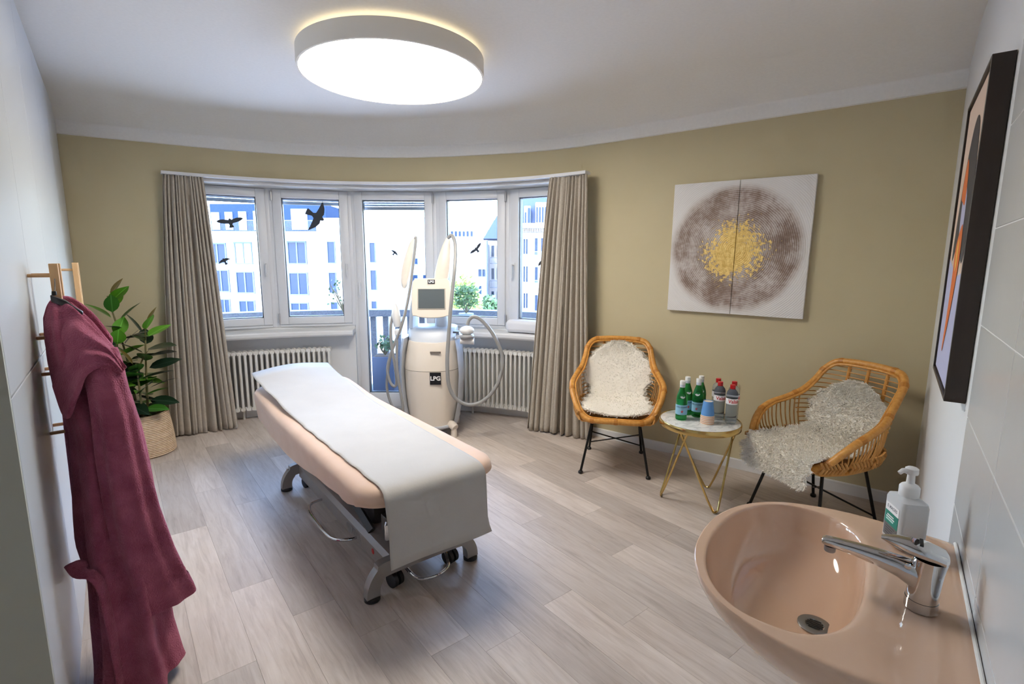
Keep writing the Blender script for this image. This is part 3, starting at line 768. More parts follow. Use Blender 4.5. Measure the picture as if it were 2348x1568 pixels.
def make_chair(label, loc, rz):
    ch = thing('rattan_armchair', label, 'armchair', loc, rz, 'rattan armchairs by the olive wall')
    MB().tube(RIM, .0195, 12, True).build('rim', RATT, ch, smooth=True)
    cen = Vector((0, .0, .62))
    inner = [p+(Vector((0, -.02, .6))-p).normalized()*.026 for p in RIM]
    MB().tube(inner, .0075, 8, True).build('inner_rim', RATT, ch, smooth=True)
    N = len(RIM)
    for f in (0, .06, .12, .2, .29, .38, .44, .56, .62, .71, .8, .88, .94):
        i = int(f*N); t = (RIM[(i+1) % N]-RIM[i-1]).normalized()
        MB().tube([RIM[i]-t*.014, RIM[i]-t*.004, RIM[i]+t*.004, RIM[i]+t*.014], [.0205, .0222, .0222, .0205], 10).build('binding', RATB, ch, smooth=True)
    # seat pan and base ring
    sp = [[Vector((p.x*k, p.y*k+.01*(1-k), .405-.02*(1-k))) for p in BASE] for k in (1, .7, .35, .05)]
    s = MB()
    for r in sp: r.append(Vector((0, .27*(r[0].y/.26), r[0].z))) 
    s.loft(sp, True, False, True)
    so = s.build('seat', RATD, ch, smooth=True); md = so.modifiers.new('thick', 'SOLIDIFY'); md.thickness = .012
    MB().tube(BASE+[Vector((0, .28, .405))], .014, 8, True).build('seat_ring', RATT, ch, smooth=True)
    # back: horizontal canes between the rim sides, tied to three posts
    for k in range(16):
        z = .455+.0275*k
        p = rim_at_z(max(z, .66)) if z > .66 else None
        if p is None:
            f = (z-.40)/.27; q = rim_at_y(-.05)
            ex, ey = lerp(.225, .296, f), lerp(-.14, -.09, f)
        else: ex, ey = p.x-.012, p.y
        ym = -.255-.085*(z-.4)/.5
        pts = [Vector((ex*math.sin(t), lerp(ym, ey, 1-math.cos(t)), z-.012*math.sin(3*t)*0)) for t in [math.pi/2*(j/8-1) for j in range(17)]]
        MB().tube(pts, .0038, 6).build('cane', RATD, ch, smooth=True)
    for x in (-.115, 0, .115):
        pts = [Vector((x, -.252-.088*(z-.4)/.5+.35*x*x, z)) for z in (.40, .5, .6, .7, .8, .895)]
        MB().tube(catmull(pts, 3), .0105, 8).build('post', RATT, ch, smooth=True)
    # arms: upright canes, then braided band outside
    for s_ in (-1, 1):
        for k in range(13):
            y = lerp(.205, -.13, k/12); q = rim_at_y(y) if y > -.06 else min(RH, key=lambda p: abs(p.y-y)+abs(p.z-.70))
            bq = min(base_half, key=lambda p: abs(p.y-y*.9))
            mid = Vector((lerp(bq.x, q.x, .55)+.014, lerp(bq.y, q.y, .5), lerp(bq.z, q.z, .5)))
            pts = [Vector((s_*p.x, p.y, p.z)) for p in catmull([bq, mid, q], 5)]
            MB().tube(pts, .0042, 6).build('cane', RATD, ch, smooth=True)
        br = MB()
        for k in range(26):
            f = k/25; i = int(f*(len(base_half)-2)); p = base_half[i]; t = (base_half[i+1]-p).normalized(); n = Vector((p.x, p.y, 0)).normalized()
            for lev, sg in ((.43, 1), (.462, -1)):
                c_ = p+n*(.016+.022*(lev-.405)/.06)+Z*(lev-.405)
                a_, b_ = c_-t*.012-Z*.018*sg, c_+t*.012+Z*.018*sg
                br.tube([Vector((s_*v.x, v.y, v.z)) for v in (a_, c_+n*.006, b_)], .0068, 6)
        stuff(br.build('braid', RATD, ch, smooth=True))
    # black steel legs
    fr = [(.165, .165), (-.165, .165), (-.165, -.15), (.165, -.15)]
    MB().tube([Vector((x, y, .378)) for x, y in fr], .008, 6, True).build('leg_frame', BLKMET, ch)
    feet = [(.236, .245), (-.236, .245), (-.205, -.245), (.205, -.245)]
    for (x, y), (fx, fy) in zip(fr, feet):
        MB().tube([(x, y, .38), (fx, fy, .012)], .0088, 8).build('leg', BLKMET, ch, smooth=True)
        MB().lathe([(.014, 0), (.0175, .004), (.0175, .014), (.012, .021)], 14, (fx, fy, 0)).build('foot_cap', BLACK, ch, smooth=True)
    def on(i, z): return Vector((lerp(fr[i][0], feet[i][0], 1-z/.38), lerp(fr[i][1], feet[i][1], 1-z/.38), z))
    MB().tube([on(0, .30), on(2, .07)], .0055, 6).build('brace', BLKMET, ch); MB().tube([on(1, .30), on(3, .07)], .0055, 6).build('brace', BLKMET, ch)
    return ch
RZA, RZB = math.pi-.2116, 1.90
CA, CB = Vector((.78, 3.64, 0)), Vector((1.80, 2.82, 0))
make_chair('rattan armchair next to the curtain, facing the room, with a sheepskin', CA, RZA)
make_chair('rattan armchair turned sideways in the corner beside the washbasin, with a sheepskin', CB, RZB)
# ------------------------------------------------------------------ sheepskins
FUR = mat('sheepskin_wool', srgb(246, 241, 230), .9, Sheen_Weight=.5)
def sheepskin(label, loc, rz, path, seed, xoff=0, nblade=15000):
    rnd = random.Random(seed)
    P = [(Vector((0, y, z)), w) for y, z, w in path]
    cen = catmull([p for p, _ in P], 8); ws = catmull([Vector((w, 0, 0)) for _, w in P], 8); ws = [w.x for w in ws]
    M = 28; rows = []
    xo = catmull([Vector((x, 0, 0)) for x in (xoff if isinstance(xoff, (list, tuple)) else [xoff]*len(path))], 8)
    for i, (c, w) in enumerate(zip(cen, ws)):
        t = (cen[min(i+1, len(cen)-1)]-cen[max(0, i-1)]).normalized(); nrm = Vector((0, -t.z, t.y))
        if nrm.y+nrm.z < 0: nrm = -nrm
        row = []
        for j in range(M+1):
            s = -1+2*j/M; x = s*w*(1+.05*math.sin(i*.9+seed)+.03*math.sin(i*2.3+j))+xo[i].x
            lift = .55*x*x+ .008*noise.noise(Vector((x*9, c.y*9, c.z*9+seed)))
            row.append(c+Vector((x, 0, 0))+nrm*(lift+.004))
        rows.append(row)
    b = MB().loft(rows, False)
    o = b.build('sheepskin', FUR, smooth=True, angle=180); o.location = loc; o.rotation_euler = (0, 0, rz)
    md = o.modifiers.new('hide thickness', 'SOLIDIFY'); md.thickness = .012; md.offset = -1
    tag(o, label, 'sheepskin', 'sheepskins on the rattan armchairs')
    f = MB()
    nr = len(rows)
    for _ in range(nblade):
        edge = rnd.random() < .16
        i = rnd.random()*(nr-1.001); j = rnd.random()*(M-.001)
        if edge:
            if rnd.random() < .3: i = rnd.choice((0, nr-1.002))
            else: j = rnd.choice((0, M-.002))
        i0, j0 = int(i), int(j); fi, fj = i-i0, j-j0
        A, B_, C_, D = rows[i0][j0], rows[i0][j0+1], rows[i0+1][j0], rows[i0+1][j0+1]
        p = A.lerp(B_, fj).lerp(C_.lerp(D, fj), fi)
        n = (B_-A).cross(C_-A).normalized()
        if n.y+n.z < 0: n = -n
        out = Vector((0, 0, 0))
        if edge: out = ((rows[i0][j0]-rows[i0][M//2]).normalized()*1.1 if j in (0, M-.002) else ((rows[0][0]-rows[2][0]).normalized() if i0 == 0 else (rows[-1][0]-rows[-3][0]).normalized()))
        d = (n*.8+out+Vector((rnd.gauss(0, .45), rnd.gauss(0, .45), rnd.gauss(-.15, .45)))).normalized()
        ln = rnd.uniform(.013, .027); sd_ = d.orthogonal().normalized()
        sd_ = (Matrix.Rotation(rnd.uniform(0, 6.28), 3, d) @ sd_)*rnd.uniform(.0016, .003)
        tip = p+d*ln+Vector((rnd.gauss(0, .004), rnd.gauss(0, .004), -.003))
        mid = p+d*ln*.6
        f.add([p-sd_, p+sd_, mid+sd_*.8, mid-sd_*.8, tip], [(0, 1, 2, 3), (3, 2, 4)])
    me = bpy.data.meshes.new('wool'); me.from_pydata(f.v, [], f.f); me.materials.append(FUR)
    w_ = inst('wool', me, o); stuff(w_)
    return o
sheepskin('cream sheepskin filling the seat and back of the armchair by the curtain', CA, RZA,
    [(-.297, .885, .05), (-.285, .84, .13), (-.27, .77, .205), (-.25, .69, .255), (-.215, .60, .245), (-.165, .50, .20), (-.10, .455, .215), (.02, .445, .235), (.16, .443, .24), (.265, .442, .19)], 3)
sheepskin('cream sheepskin draped over the front edge of the corner armchair', CB, RZB,
    [(-.262, .80, .06), (-.25, .755, .13), (-.235, .69, .205), (-.205, .60, .23), (-.155, .50, .20), (-.08, .458, .22), (.06, .448, .235), (.20, .45, .23), (.30, .452, .225), (.338, .40, .22), (.348, .33, .20)], 8, [0, 0, 0, 0, 0, 0, 0, 0, -.01, -.02, -.03])

# ------------------------------------------------------------------ side table
def marble():
    mt = mat('white_marble', srgb(228, 229, 226), .12)
    tc = nd(mt, 'ShaderNodeTexCoord'); n = nd(mt, 'ShaderNodeTexNoise', Scale=5, Detail=8, Distortion=2.2); lk(mt, tc.outputs['Object'], n.inputs['Vector'])
    r = ramp(mt, [(.42, srgb(228, 229, 226)), (.495, srgb(196, 198, 198)), (.53, srgb(229, 230, 227)), (.7, srgb(216, 217, 216))], n.outputs[0]); lk(mt, r.outputs[0], bsdf(mt).inputs['Base Color'])
    return mt
TBL = Vector((1.172, 3.03, 0)); TZ = .535
tb = thing('side_table', 'round side table with white marble top and crossed brass legs', 'table', TBL)
MB().lathe([(.001, TZ-.012), (.234, TZ-.012), (.234, TZ-.001), (.232, TZ), (.001, TZ)], 64).build('table_top', marble(), tb, smooth=True, angle=30)
rim = MB().lathe([(.235, TZ-.034), (.240, TZ-.034), (.242, TZ-.03), (.242, TZ), (.240, TZ+.003), (.2365, TZ+.003), (.235, TZ)], 64, cap0=False, cap1=False)
n_ = 64; rim.f += [(6*n_+i, 6*n_+(i+1) % n_, (i+1) % n_, i) for i in range(n_)]
rim.build('brass_rim', GOLD, tb, smooth=True, angle=40)
feet = [Vector((.973, 3.092, 0))-TBL, Vector((1.235, 2.862, 0))-TBL, Vector((1.318, 3.215, 0))-TBL]
for f in feet:
    ang = math.atan2(f.y, f.x); tops = [Vector((.222*math.cos(ang+s), .222*math.sin(ang+s), TZ-.025)) for s in (-1.22, 1.22)]
    fb = Vector((f.x, f.y, .0065)); tan = Vector((-math.sin(ang), math.cos(ang), 0))
    pts = [tops[0]]+[tops[0].lerp(fb-tan*.02, k/6) for k in range(1, 6)]+[fb-tan*.02+Z*.012, fb-tan*.012+Z*.002, fb, fb+tan*.012+Z*.002, fb+tan*.02+Z*.012]+[(fb+tan*.02).lerp(tops[1], k/6) for k in range(1, 7)]
    MB().tube(pts, .0065, 10).build('hairpin_leg', GOLD, tb, smooth=True)
# ------------------------------------------------------------------ bottles and cups on the side table
def glassy(name, colr, rough=.04, tr=.9, ior=1.33):
    return mat(name, colr, rough, Transmission_Weight=tr, IOR=ior)
GGREEN = glassy('green_bottle', srgb(60, 178, 96), .05, .8, 1.25); PET = glassy('clear_bottle', srgb(222, 232, 246), .05, .9, 1.15)
CAPW = mat('cap_white', srgb(236, 236, 232), .4); CAPR = mat('cap_red', srgb(196, 22, 30), .35)
LBLUE = mat('label_blue', srgb(142, 192, 216), .5); LSILV = mat('label_silver', srgb(206, 212, 220), .35, .3); LWHITE = mat('label_white', srgb(238, 236, 236), .5)
INK = mat('ink_navy', srgb(38, 62, 104), .5); INKR = mat('ink_red', srgb(204, 36, 40), .5)
def wrap(me, r, ang0=-math.pi/2):
    for v in me.vertices:
        a = ang0+v.co.x/r; rr = r+v.co.z; z = v.co.y
        v.co = Vector((rr*math.cos(a), rr*math.sin(a), z))
    return me
def band(r, z0, z1, a0, a1, n=20, th=.0006):
    b = MB(); rings = []
    for i in range(n+1):
        a = lerp(a0, a1, i/n); c, s = math.cos(a), math.sin(a)
        rings.append([Vector((c*q, s*q, z)) for q, z in ((r, z0), (r+th, z0), (r+th, z1), (r, z1))])
    return b.loft(rings, True, True, True)
def put(o, parent, z=0):
    o.parent = parent; o.location = (0, 0, z); return o
def green_bottle():
    t = thing('water_bottle', '', 'bottle')
    MB().lathe([(.02, .002), (.031, .0), (.0345, .008), (.0345, .10), (.0335, .112), (.0345, .125), (.031, .15), (.024, .175), (.0165, .197), (.0145, .205), (.0145, .225)], 28).build('glass_body', GGREEN, t, smooth=True, angle=40)
    MB().lathe([(.0155, .205), (.0160, .207), (.0160, .221), (.0155, .223)], 20).build('neck_foil', LSILV, t, smooth=True)
    MB().lathe([(.0152, .222), (.0165, .223), (.0165, .244), (.0150, .246)], 20).build('cap', CAPW, t, smooth=True, angle=30)
    lb = band(.0347, .036, .098, -math.pi/2-1.75, -math.pi/2+1.75).build('label', LBLUE, t, smooth=True)
    for m_, s_, z, txt in ((INK, .0125, .084, 'S.PELLEGRINO'),):
        put(inst('lettering', wrap(text_mesh(txt, s_, m_, .0002, .0002), .0354)), lb, z)
    put(inst('star', wrap(text_mesh('*', .034, INKR, .0002, .0008), .0354)), lb, .050)
    ov = MB(); pts = [(.015*math.cos(a), .0115*math.sin(a)) for a in [2*math.pi*i/20 for i in range(20)]]
    ring = lambda off: [Vector((x, -(.0298-.0062*(y/.0115))+off-.0+.0045*(x/.015)**2, .152+y)) for x, y in pts]
    ov.loft([ring(-.0012), ring(.0005)], True, True, True).build('neck_label', LSILV, t, smooth=True)
    return t
def red_bottle():
    t = thing('water_bottle', '', 'bottle')
    prof = [(.02, .003), (.029, .0), (.0335, .010), (.0325, .022), (.0335, .034)]
    for k in range(8): prof += [(.0325, .040+.010*k), (.0332, .045+.010*k)]
    prof += [(.0335, .122), (.0335, .150), (.0335, .158), (.0345, .166), (.0335, .182), (.029, .197), (.018, .210), (.0135, .214), (.0135, .222)]
    MB().lathe(prof, 28).build('plastic_body', PET, t, smooth=True, angle=60)
    MB().lathe([(.0145, .213), (.0155, .215), (.0155, .237), (.0140, .239)], 20).build('cap', CAPR, t, smooth=True, angle=30)
    lb = band(.0338, .122, .157, -math.pi, math.pi, 40).build('label', LWHITE, t, smooth=True)
    put(inst('lettering', wrap(text_mesh('Valais', .030, INKR, .0002, .0006), .0345)), lb, .1395)
    return t
def deep_copy(t): return copy_tree(t)
g0 = green_bottle(); r0 = red_bottle()
gs = [((1.058, 3.045), 8, 'green water bottle with blue label standing at the front left of the table'),
      ((1.128, 3.155), 20, 'green water bottle behind the front left green bottle'),
      ((1.180, 3.105), -8, 'green water bottle standing right behind the blue paper cup'),
      ((1.226, 3.185), 10, 'green water bottle at the back, behind the right green bottle')]
for k, (xy, rz, lab) in enumerate(gs):
    o = g0 if k == 0 else deep_copy(g0)
    o.location = (*xy, TZ+.0005); o.rotation_euler = (0, 0, R(rz)+math.atan2(-xy[0], xy[1])); o['label'] = lab; o['group'] = 'green water bottles on the side table'
rs = [((1.294, 3.052), 22, 'clear water bottle with red cap standing between the cup and the right bottle'),
      ((1.318, 3.142), 60, 'clear water bottle with red cap mostly hidden at the back left of the clear ones'),
      ((1.338, 2.975), 22, 'clear water bottle with red cap and white label at the front right of the table'),
      ((1.385, 3.060), 70, 'clear water bottle with red cap hidden behind the front right clear bottle')]
for k, (xy, rz, lab) in enumerate(rs):
    o = r0 if k == 0 else deep_copy(r0)
    o.location = (*xy, TZ+.0005); o.rotation_euler = (0, 0, R(rz)+math.atan2(-xy[0], xy[1])); o['label'] = lab; o['group'] = 'clear water bottles on the side table'
CUPB = mat('cup_blue', srgb(96, 152, 214), .6); CUPC = mat('cup_cream', srgb(240, 226, 206), .6); CUPO = mat('cup_orange', srgb(240, 176, 132), .6)
def cup(z, top, label):
    t = thing('paper_cup', label, 'cup', (1.190, 2.962, TZ+z), 0, 'stack of paper cups')
    MB().lathe([(.0405, .0), (.0415, .0018), (.0405, .0036)], 28).build('rolled_rim', CUPC, t, smooth=True)
    sh_ = MB().lathe([(.0395, .002), (.0385, .016), (.0385-.0105, .098), (.0265, .098), (.0265, .094), (.001, .093)], 28, cap0=False, cap1=True)
    sh_.build('wall', CUPB, t, smooth=True, angle=30)
    band(.0393, .0045, .0085, 0, 2*math.pi, 28, .0004).build('stripe', CUPO, t, smooth=True)
    band(.0388, .0085, .0125, 0, 2*math.pi, 28, .0004).build('stripe', CUPC, t, smooth=True)
    MB().lathe([(.0262, .0945), (.0262, .0955), (.001, .0955)], 24, cap0=False).build('base', CUPC, t)
    return t
for k in range(5):
    cup(.0008+.0105*k, k == 4, ['bottom paper cup of the upturned stack on the side table', 'second paper cup from the bottom of the upturned stack', 'middle paper cup of the upturned stack', 'second paper cup from the top of the upturned stack', 'blue paper cup on top of the upturned stack'][k])

# ------------------------------------------------------------------ two-part canvas on the olive wall
def canvas_mat():
    mt = mat('ring_painting', srgb(222, 220, 218), .6); N = nd; B = bsdf(mt)
    tc = N(mt, 'ShaderNodeTexCoord'); v = tc.outputs['Object']
    ln = N(mt, 'ShaderNodeVectorMath', operation='LENGTH'); mp = N(mt, 'ShaderNodeMapping'); mp.inputs['Scale'].default_value = (1, 0, 1); lk(mt, v, mp.inputs[0])
    wob = N(mt, 'ShaderNodeTexNoise', Scale=5, Detail=2); lk(mt, mp.outputs[0], wob.inputs['Vector'])
    wv = N(mt, 'ShaderNodeVectorMath', operation='SCALE'); wv.inputs['Scale'].default_value = .02; lk(mt, wob.outputs['Color'], wv.inputs[0])
    av = N(mt, 'ShaderNodeVectorMath', operation='ADD'); lk(mt, mp.outputs[0], av.inputs[0]); lk(mt, wv.outputs[0], av.inputs[1]); lk(mt, av.outputs[0], ln.inputs[0])
    r = ln.outputs['Value']
    def M(op, a, b=None):
        n = N(mt, 'ShaderNodeMath', operation=op)
        for k, x in enumerate((a, b)):
            if x is None: continue
            if isinstance(x, (int, float)): n.inputs[k].default_value = x
            else: lk(mt, x, n.inputs[k])
        return n.outputs[0]
    rings = M('SINE', M('MULTIPLY', r, 520.0))
    n1 = N(mt, 'ShaderNodeTexNoise', Scale=5.5, Detail=5, Roughness=.6); lk(mt, mp.outputs[0], n1.inputs['Vector'])
    n2 = N(mt, 'ShaderNodeTexNoise', Scale=38, Detail=4, Roughness=.7); lk(mt, mp.outputs[0], n2.inputs['Vector'])
    # worn brown wash inside the disc
    edge = N(mt, 'ShaderNodeMapRange', interpolation_type='SMOOTHSTEP'); edge.inputs['From Min'].default_value = .465; edge.inputs['From Max'].default_value = .385; lk(mt, r, edge.inputs[0])
    amt = M('ADD', M('MULTIPLY', rings, .12), M('MULTIPLY', M('SUBTRACT', n1.outputs[0], .5), 1.5))
    amt = M('ADD', amt, M('MULTIPLY', M('SUBTRACT', n2.outputs[0], .5), .6))
    amt = M('MULTIPLY', M('ADD', amt, .5), edge.outputs[0])
    wash = ramp(mt, [(.0, srgb(224, 222, 220)), (.35, srgb(190, 180, 174)), (.62, srgb(140, 120, 108)), (1, srgb(104, 84, 72))], amt)
    # gold leaf
    g = M('ADD', M('MULTIPLY', M('SUBTRACT', n2.outputs[0], .5), .55), M('SUBTRACT', .215, r))
    g = M('ADD', g, M('MULTIPLY', M('SUBTRACT', n1.outputs[0], .5), .35))
    gm = N(mt, 'ShaderNodeMapRange'); gm.inputs['From Min'].default_value = .03; gm.inputs['From Max'].default_value = .06; lk(mt, g, gm.inputs[0])
    gold = ramp(mt, [(.3, srgb(206, 164, 76)), (.65, srgb(246, 220, 144))], n2.outputs[0])
    mx = N(mt, 'ShaderNodeMix', data_type='RGBA'); lk(mt, gm.outputs[0], mx.inputs['Factor']); lk(mt, wash.outputs[0], mx.inputs['A']); lk(mt, gold.outputs[0], mx.inputs['B'])
    lk(mt, mx.outputs['Result'], B.inputs['Base Color'])
    mm = M('MULTIPLY', gm.outputs[0], .35); lk(mt, mm, B.inputs['Metallic'])
    bump(mt, rings, .25, .002)
    return mt
CANV = canvas_mat(); CANVS = mat('canvas_side', srgb(205, 203, 200), .8)
dcen = -nR*-0  # room origin
def canvas(w0, w1, label):
    wc, zc = -.927, 1.602
    b = MB().box(((w0+w1)/2-wc, 0, 0), (w1-w0, .032, .925))
    o = b.build('canvas_painting', CANV, bevel=.002, segs=1)
    o.matrix_basis = basis(nR, dR, Z, dR*(W_OLIVE-.019)+nR*wc+Z*zc) @ Matrix.Rotation(R(.6), 4, 'Y')
    return tag(o, label, 'painting', 'two-part ring painting')
canvas(-1.383, -.9285, 'left half of the two-part canvas with brown rings and gold centre')
canvas(-.9255, -.471, 'right half of the two-part canvas with brown rings and gold centre')

# ------------------------------------------------------------------ framed print on the basin wall
fr = thing('framed_print', 'deep dark-framed abstract print hanging on the white wall above the washbasin', 'picture', dR*2.29+nR*W_RIGHT+Z*1.575)
fr.matrix_basis = basis(-dR, -nR, Z, dR*2.29+nR*(W_RIGHT-.001)+Z*1.578)    # x to the viewer's right when facing it, y out of the wall
ESP = noise_mat('espresso_wood', srgb(40, 30, 25), srgb(52, 40, 34), 30, .45, stretch=(1, 1, .08))
hw_, hh_ = .312, .49
for nm, c, d in (('side_rail', (-hw_+.006, .026, 0), (.012, .05, 2*hh_)), ('side_rail', (hw_-.006, .026, 0), (.012, .05, 2*hh_)), ('top_rail', (0, .026, hh_-.006), (2*hw_-.024, .05, .012)), ('bottom_rail', (0, .026, -hh_+.006), (2*hw_-.024, .05, .012))):
    MB().box(c, d).build(nm, ESP, fr, bevel=.001, segs=1)
MB().box((0, .006, 0), (2*hw_-.03, .012, 2*hh_-.03)).build('stretcher', mat('raw_pine', srgb(150, 118, 82), .7), fr)
MB().box((0, .040, 0), (2*hw_-.034, .008, 2*hh_-.034)).build('canvas', mat('print_peach', srgb(214, 190, 172), .7), fr)
def flat(name, pts, m, y, n=4, closed=True):
    o_ = catmull([Vector((x, z, 0)) for x, z in pts], n, True) if n > 1 else [Vector((x, z, 0)) for x, z in pts]
    return MB().prism([Vector((p.x, y, p.y)) for p in o_], (0, .0004, 0)).build(name, m, fr)
flat('lavender_field', [(-.293, -.472), (.293, -.472), (.293, -.10), (.05, -.12), (-.293, -.06)], mat('print_lavender', srgb(176, 176, 205), .7), .0442, 1)
flat('dark_arch', [(-.20, -.06), (-.16, .16), (-.06, .33), (.06, .385), (.17, .32), (.22, .1), (.19, -.07), (.06, -.04), (0, .0), (-.08, -.02)], mat('print_charcoal', srgb(62, 58, 58), .7), .0446)
flat('lavender_face', [(-.06, .20), (.05, .14), (.07, .02), (.02, -.02), (-.06, .06)], mat('print_lavender', srgb(176, 176, 205), .7), .0450)
flat('orange_crest', [(-.13, .16), (-.07, .27), (.0, .22), (.02, .12), (-.06, .13)], mat('print_orange', srgb(208, 106, 44), .7), .0454)
flat('orange_spear', [(-.08, -.02), (.06, .05), (.10, -.06), (.04, -.22), (-.06, -.36), (-.10, -.38), (-.07, -.22), (-.07, -.1)], mat('print_orange', srgb(208, 106, 44), .7), .0458)
flat('yellow_slip', [(-.02, -.02), (.02, .0), (.03, -.08), (-.01, -.1)], mat('print_yellow', srgb(226, 176, 72), .7), .0462)

# ------------------------------------------------------------------ washbasin
BASIN = mat('pink_ceramic', srgb(216, 182, 157), .08, Coat_Weight=.4)
bs = thing('washbasin', 'dusty pink ceramic washbasin mounted on the tiled wall', 'washbasin', WR(1.31, 0, 0))
bs.matrix_basis = basis(-dR, -nR, Z, WR(1.31, .0005, 0))     # x = -u, y = out of the wall
BZ = .80
# half outline: (y out of wall, half width)
hwid = [(0, .318), (.06, .330), (.12, .339), (.18, .344), (.24, .342), (.30, .332), (.36, .313), (.41, .287), (.45, .252), (.485, .205), (.512, .148), (.529, .08), (.5345, 0)]
right = catmull([Vector((w_, y, 0)) for y, w_ in hwid], 4)
OUT = right+[Vector((-p.x, p.y, 0)) for p in right[-2::-1]]
OUT += [Vector((lerp(-.318, .318, k/16), 0, 0)) for k in range(1, 16)]
ic = Vector((0, .335, 0)); 
def bowl_pt(t, k=1.0):
    ct, st = math.cos(t), math.sin(t); e = 2.6 if st < 0 else 2.15
    ry = .155 if st < 0 else .172
    return Vector((math.copysign(abs(ct)**(2/e), ct)*.290*k, .332+math.copysign(abs(st)**(2/e), st)*ry*k, 0))
NB = 120
def ray_out(t):
    d = Vector((math.cos(t), math.sin(t), 0)); best = 0
    for i, p in enumerate(OUT):
        q = OUT[(i+1) % len(OUT)]; e = q-p; den = d.x*e.y-d.y*e.x
        if abs(den) < 1e-9: continue
        w_ = p-Vector((0, .30, 0)); s = (w_.x*e.y-w_.y*e.x)/den; u = (w_.x*d.y-w_.y*d.x)/den
        if s > 0 and -1e-6 <= u <= 1+1e-6: best = max(best, s)
    return Vector((0, .30, 0))+d*best
def bowl_ray(t, k):
    d = Vector((math.cos(t), math.sin(t), 0)); o_ = Vector((0, .30, 0)); lo_, hi_ = 0, .6
    def inside(p):
        x = p.x/(.290); y = p.y-.332; e = 2.6 if y < 0 else 2.15; ry = .155 if y < 0 else .172
        return abs(x)**e+abs(y/ry)**e < 1
    for _ in range(30):
        md_ = (lo_+hi_)/2
        if inside(o_+d*md_): lo_ = md_
        else: hi_ = md_
    return o_+d*lo_
angs = [2*math.pi*i/NB for i in range(NB)]
o_out = [ray_out(t) for t in angs]; o_in = [bowl_ray(t, 1) for t in angs]
dr = Vector((.03, .262, 0))
def mixr(k, z, dz=None): return [Vector((*(o_in[i].lerp(o_out[i], k)).xy, z)) for i in range(NB)]
def shr(base_, c, k, z):
    return [Vector((lerp(c.x, p.x, k), max(0, lerp(c.y, p.y, k)), z)) for p in base_]
under = Vector((0, .2, 0))
rings = [shr(o_out, under, .30, .58), shr(o_out, under, .42, .585), shr(o_out, under, .60, .62), shr(o_out, under, .80, .685), shr(o_out, under, .93, .74), shr(o_out, under, .99, .775), shr(o_out, under, 1.0, .79)]
def rimz(i, k):  # raised rolled rim around the sides and front, deck a little lower at the back
    return 0
rings += [mixr(.985, .7975), mixr(.94, .8005)]
deck = lambda p: -.006*sstep(.0, .05, p.y)*sstep(.175, .12, p.y)*sstep(.335, .27, abs(p.x))
for k in (.85, .7, .5, .3, .12):
    r = mixr(k, .8005)
    rings.append([Vector((p.x, p.y, p.z+deck(p))) for p in r])
rings.append([Vector((p.x, p.y, .7985+deck(p))) for p in mixr(.04, .8)])
for k, z in ((1.0, .793), (.985, .782), (.96, .762), (.91, .735), (.83, .708), (.70, .687), (.52, .673), (.30, .664), (.14, .660)):
    f = 1-k
    rings.append([Vector((lerp(dr.x, p.x, k), lerp(dr.y, p.y, k), z)) for p in o_in])
MB().loft(rings, True, True, True).build('basin_bowl', BASIN, bs, smooth=True, angle=70)
dn = MB().lathe([(.036, .0), (.036, .003), (.033, .0045), (.020, .0035), (.018, .001), (.001, .001)], 32)
do = dn.build('drain', mat('brushed_steel', srgb(160, 160, 158), .28, .9), bs, smooth=True, angle=40); do.location = (dr.x, dr.y, .6605)
for k in range(-2, 3):
    MB().box((.0065*k, 0, .0042), (.003, 2*math.sqrt(.0175**2-(.0065*k)**2), .0012)).build('drain_slot', mat('slot_black', srgb(20, 19, 18), .6), do)
ovf = MB().box((.12, .187, .742), (.045, .004, .010)).build('overflow', mat('overflow_dark', srgb(70, 56, 46), .5), bs, bevel=.001, segs=1)
MB().loft([[Vector((x*w_, .10+y*w_*.9, z)) for x, y in [(math.cos(a), math.sin(a)) for a in [2*math.pi*i/24 for i in range(24)]]] for w_, z in ((.075, .02), (.07, .3), (.08, .55), (.105, .60))], True, True, True).build('trap_cover', BASIN, bs, smooth=True, angle=60)
MB().tube([(-.316, .0042, .7992), (.316, .0042, .7992)], .004, 8).build('sealant', mat('silicone', srgb(232, 231, 226), .4), bs, smooth=True)
# faucet
fc = thing('faucet', 'chrome single-lever mixer faucet on the pink washbasin', 'faucet', (0, 0, 0))
fc.matrix_basis = basis(-dR, -nR, Z, WR(1.268, .083, BZ-.004))
ring_f = lambda r, z, dy=0, n=28, sy=1: [Vector((r*math.cos(2*math.pi*i/n), dy+r*sy*math.sin(2*math.pi*i/n), z)) for i in range(n)]
MB().loft([ring_f(.0285, .001), ring_f(.0285, .022)], True, True, True).build('base_ring', CHROME, fc, smooth=True, angle=40)
MB().loft([ring_f(.0275, .0225), ring_f(.0272, .05, -.001), ring_f(.0272, .082, -.003), ring_f(.0285, .098, -.004), ring_f(.0288, .112, -.006)], True, True, True).build('body', CHROME, fc, smooth=True, angle=40)
sp_ = []
for y, z, hw2, hh in ((-.002, .062, .024, .030), (.02, .070, .0225, .027), (.045, .078, .0205, .021), (.08, .084, .0185, .0165), (.12, .0875, .0165, .013), (.155, .089, .0155, .0105), (.176, .089, .0145, .009), (.182, .089, .011, .006)):
    sp_.append([Vector((math.copysign(abs(math.cos(a))**.7, math.cos(a))*hw2, y, z+math.copysign(abs(math.sin(a))**.7, math.sin(a))*hh)) for a in [2*math.pi*i/24 for i in range(24)]])
MB().loft(sp_, True, True, True).build('spout', CHROME, fc, smooth=True, angle=50)
MB().lathe([(.0105, .066), (.0115, .068), (.0115, .079)], 18, (0, .166, 0)).build('aerator', mat('aerator_grey', srgb(150, 150, 150), .3, .6), fc, smooth=True)
lv = []
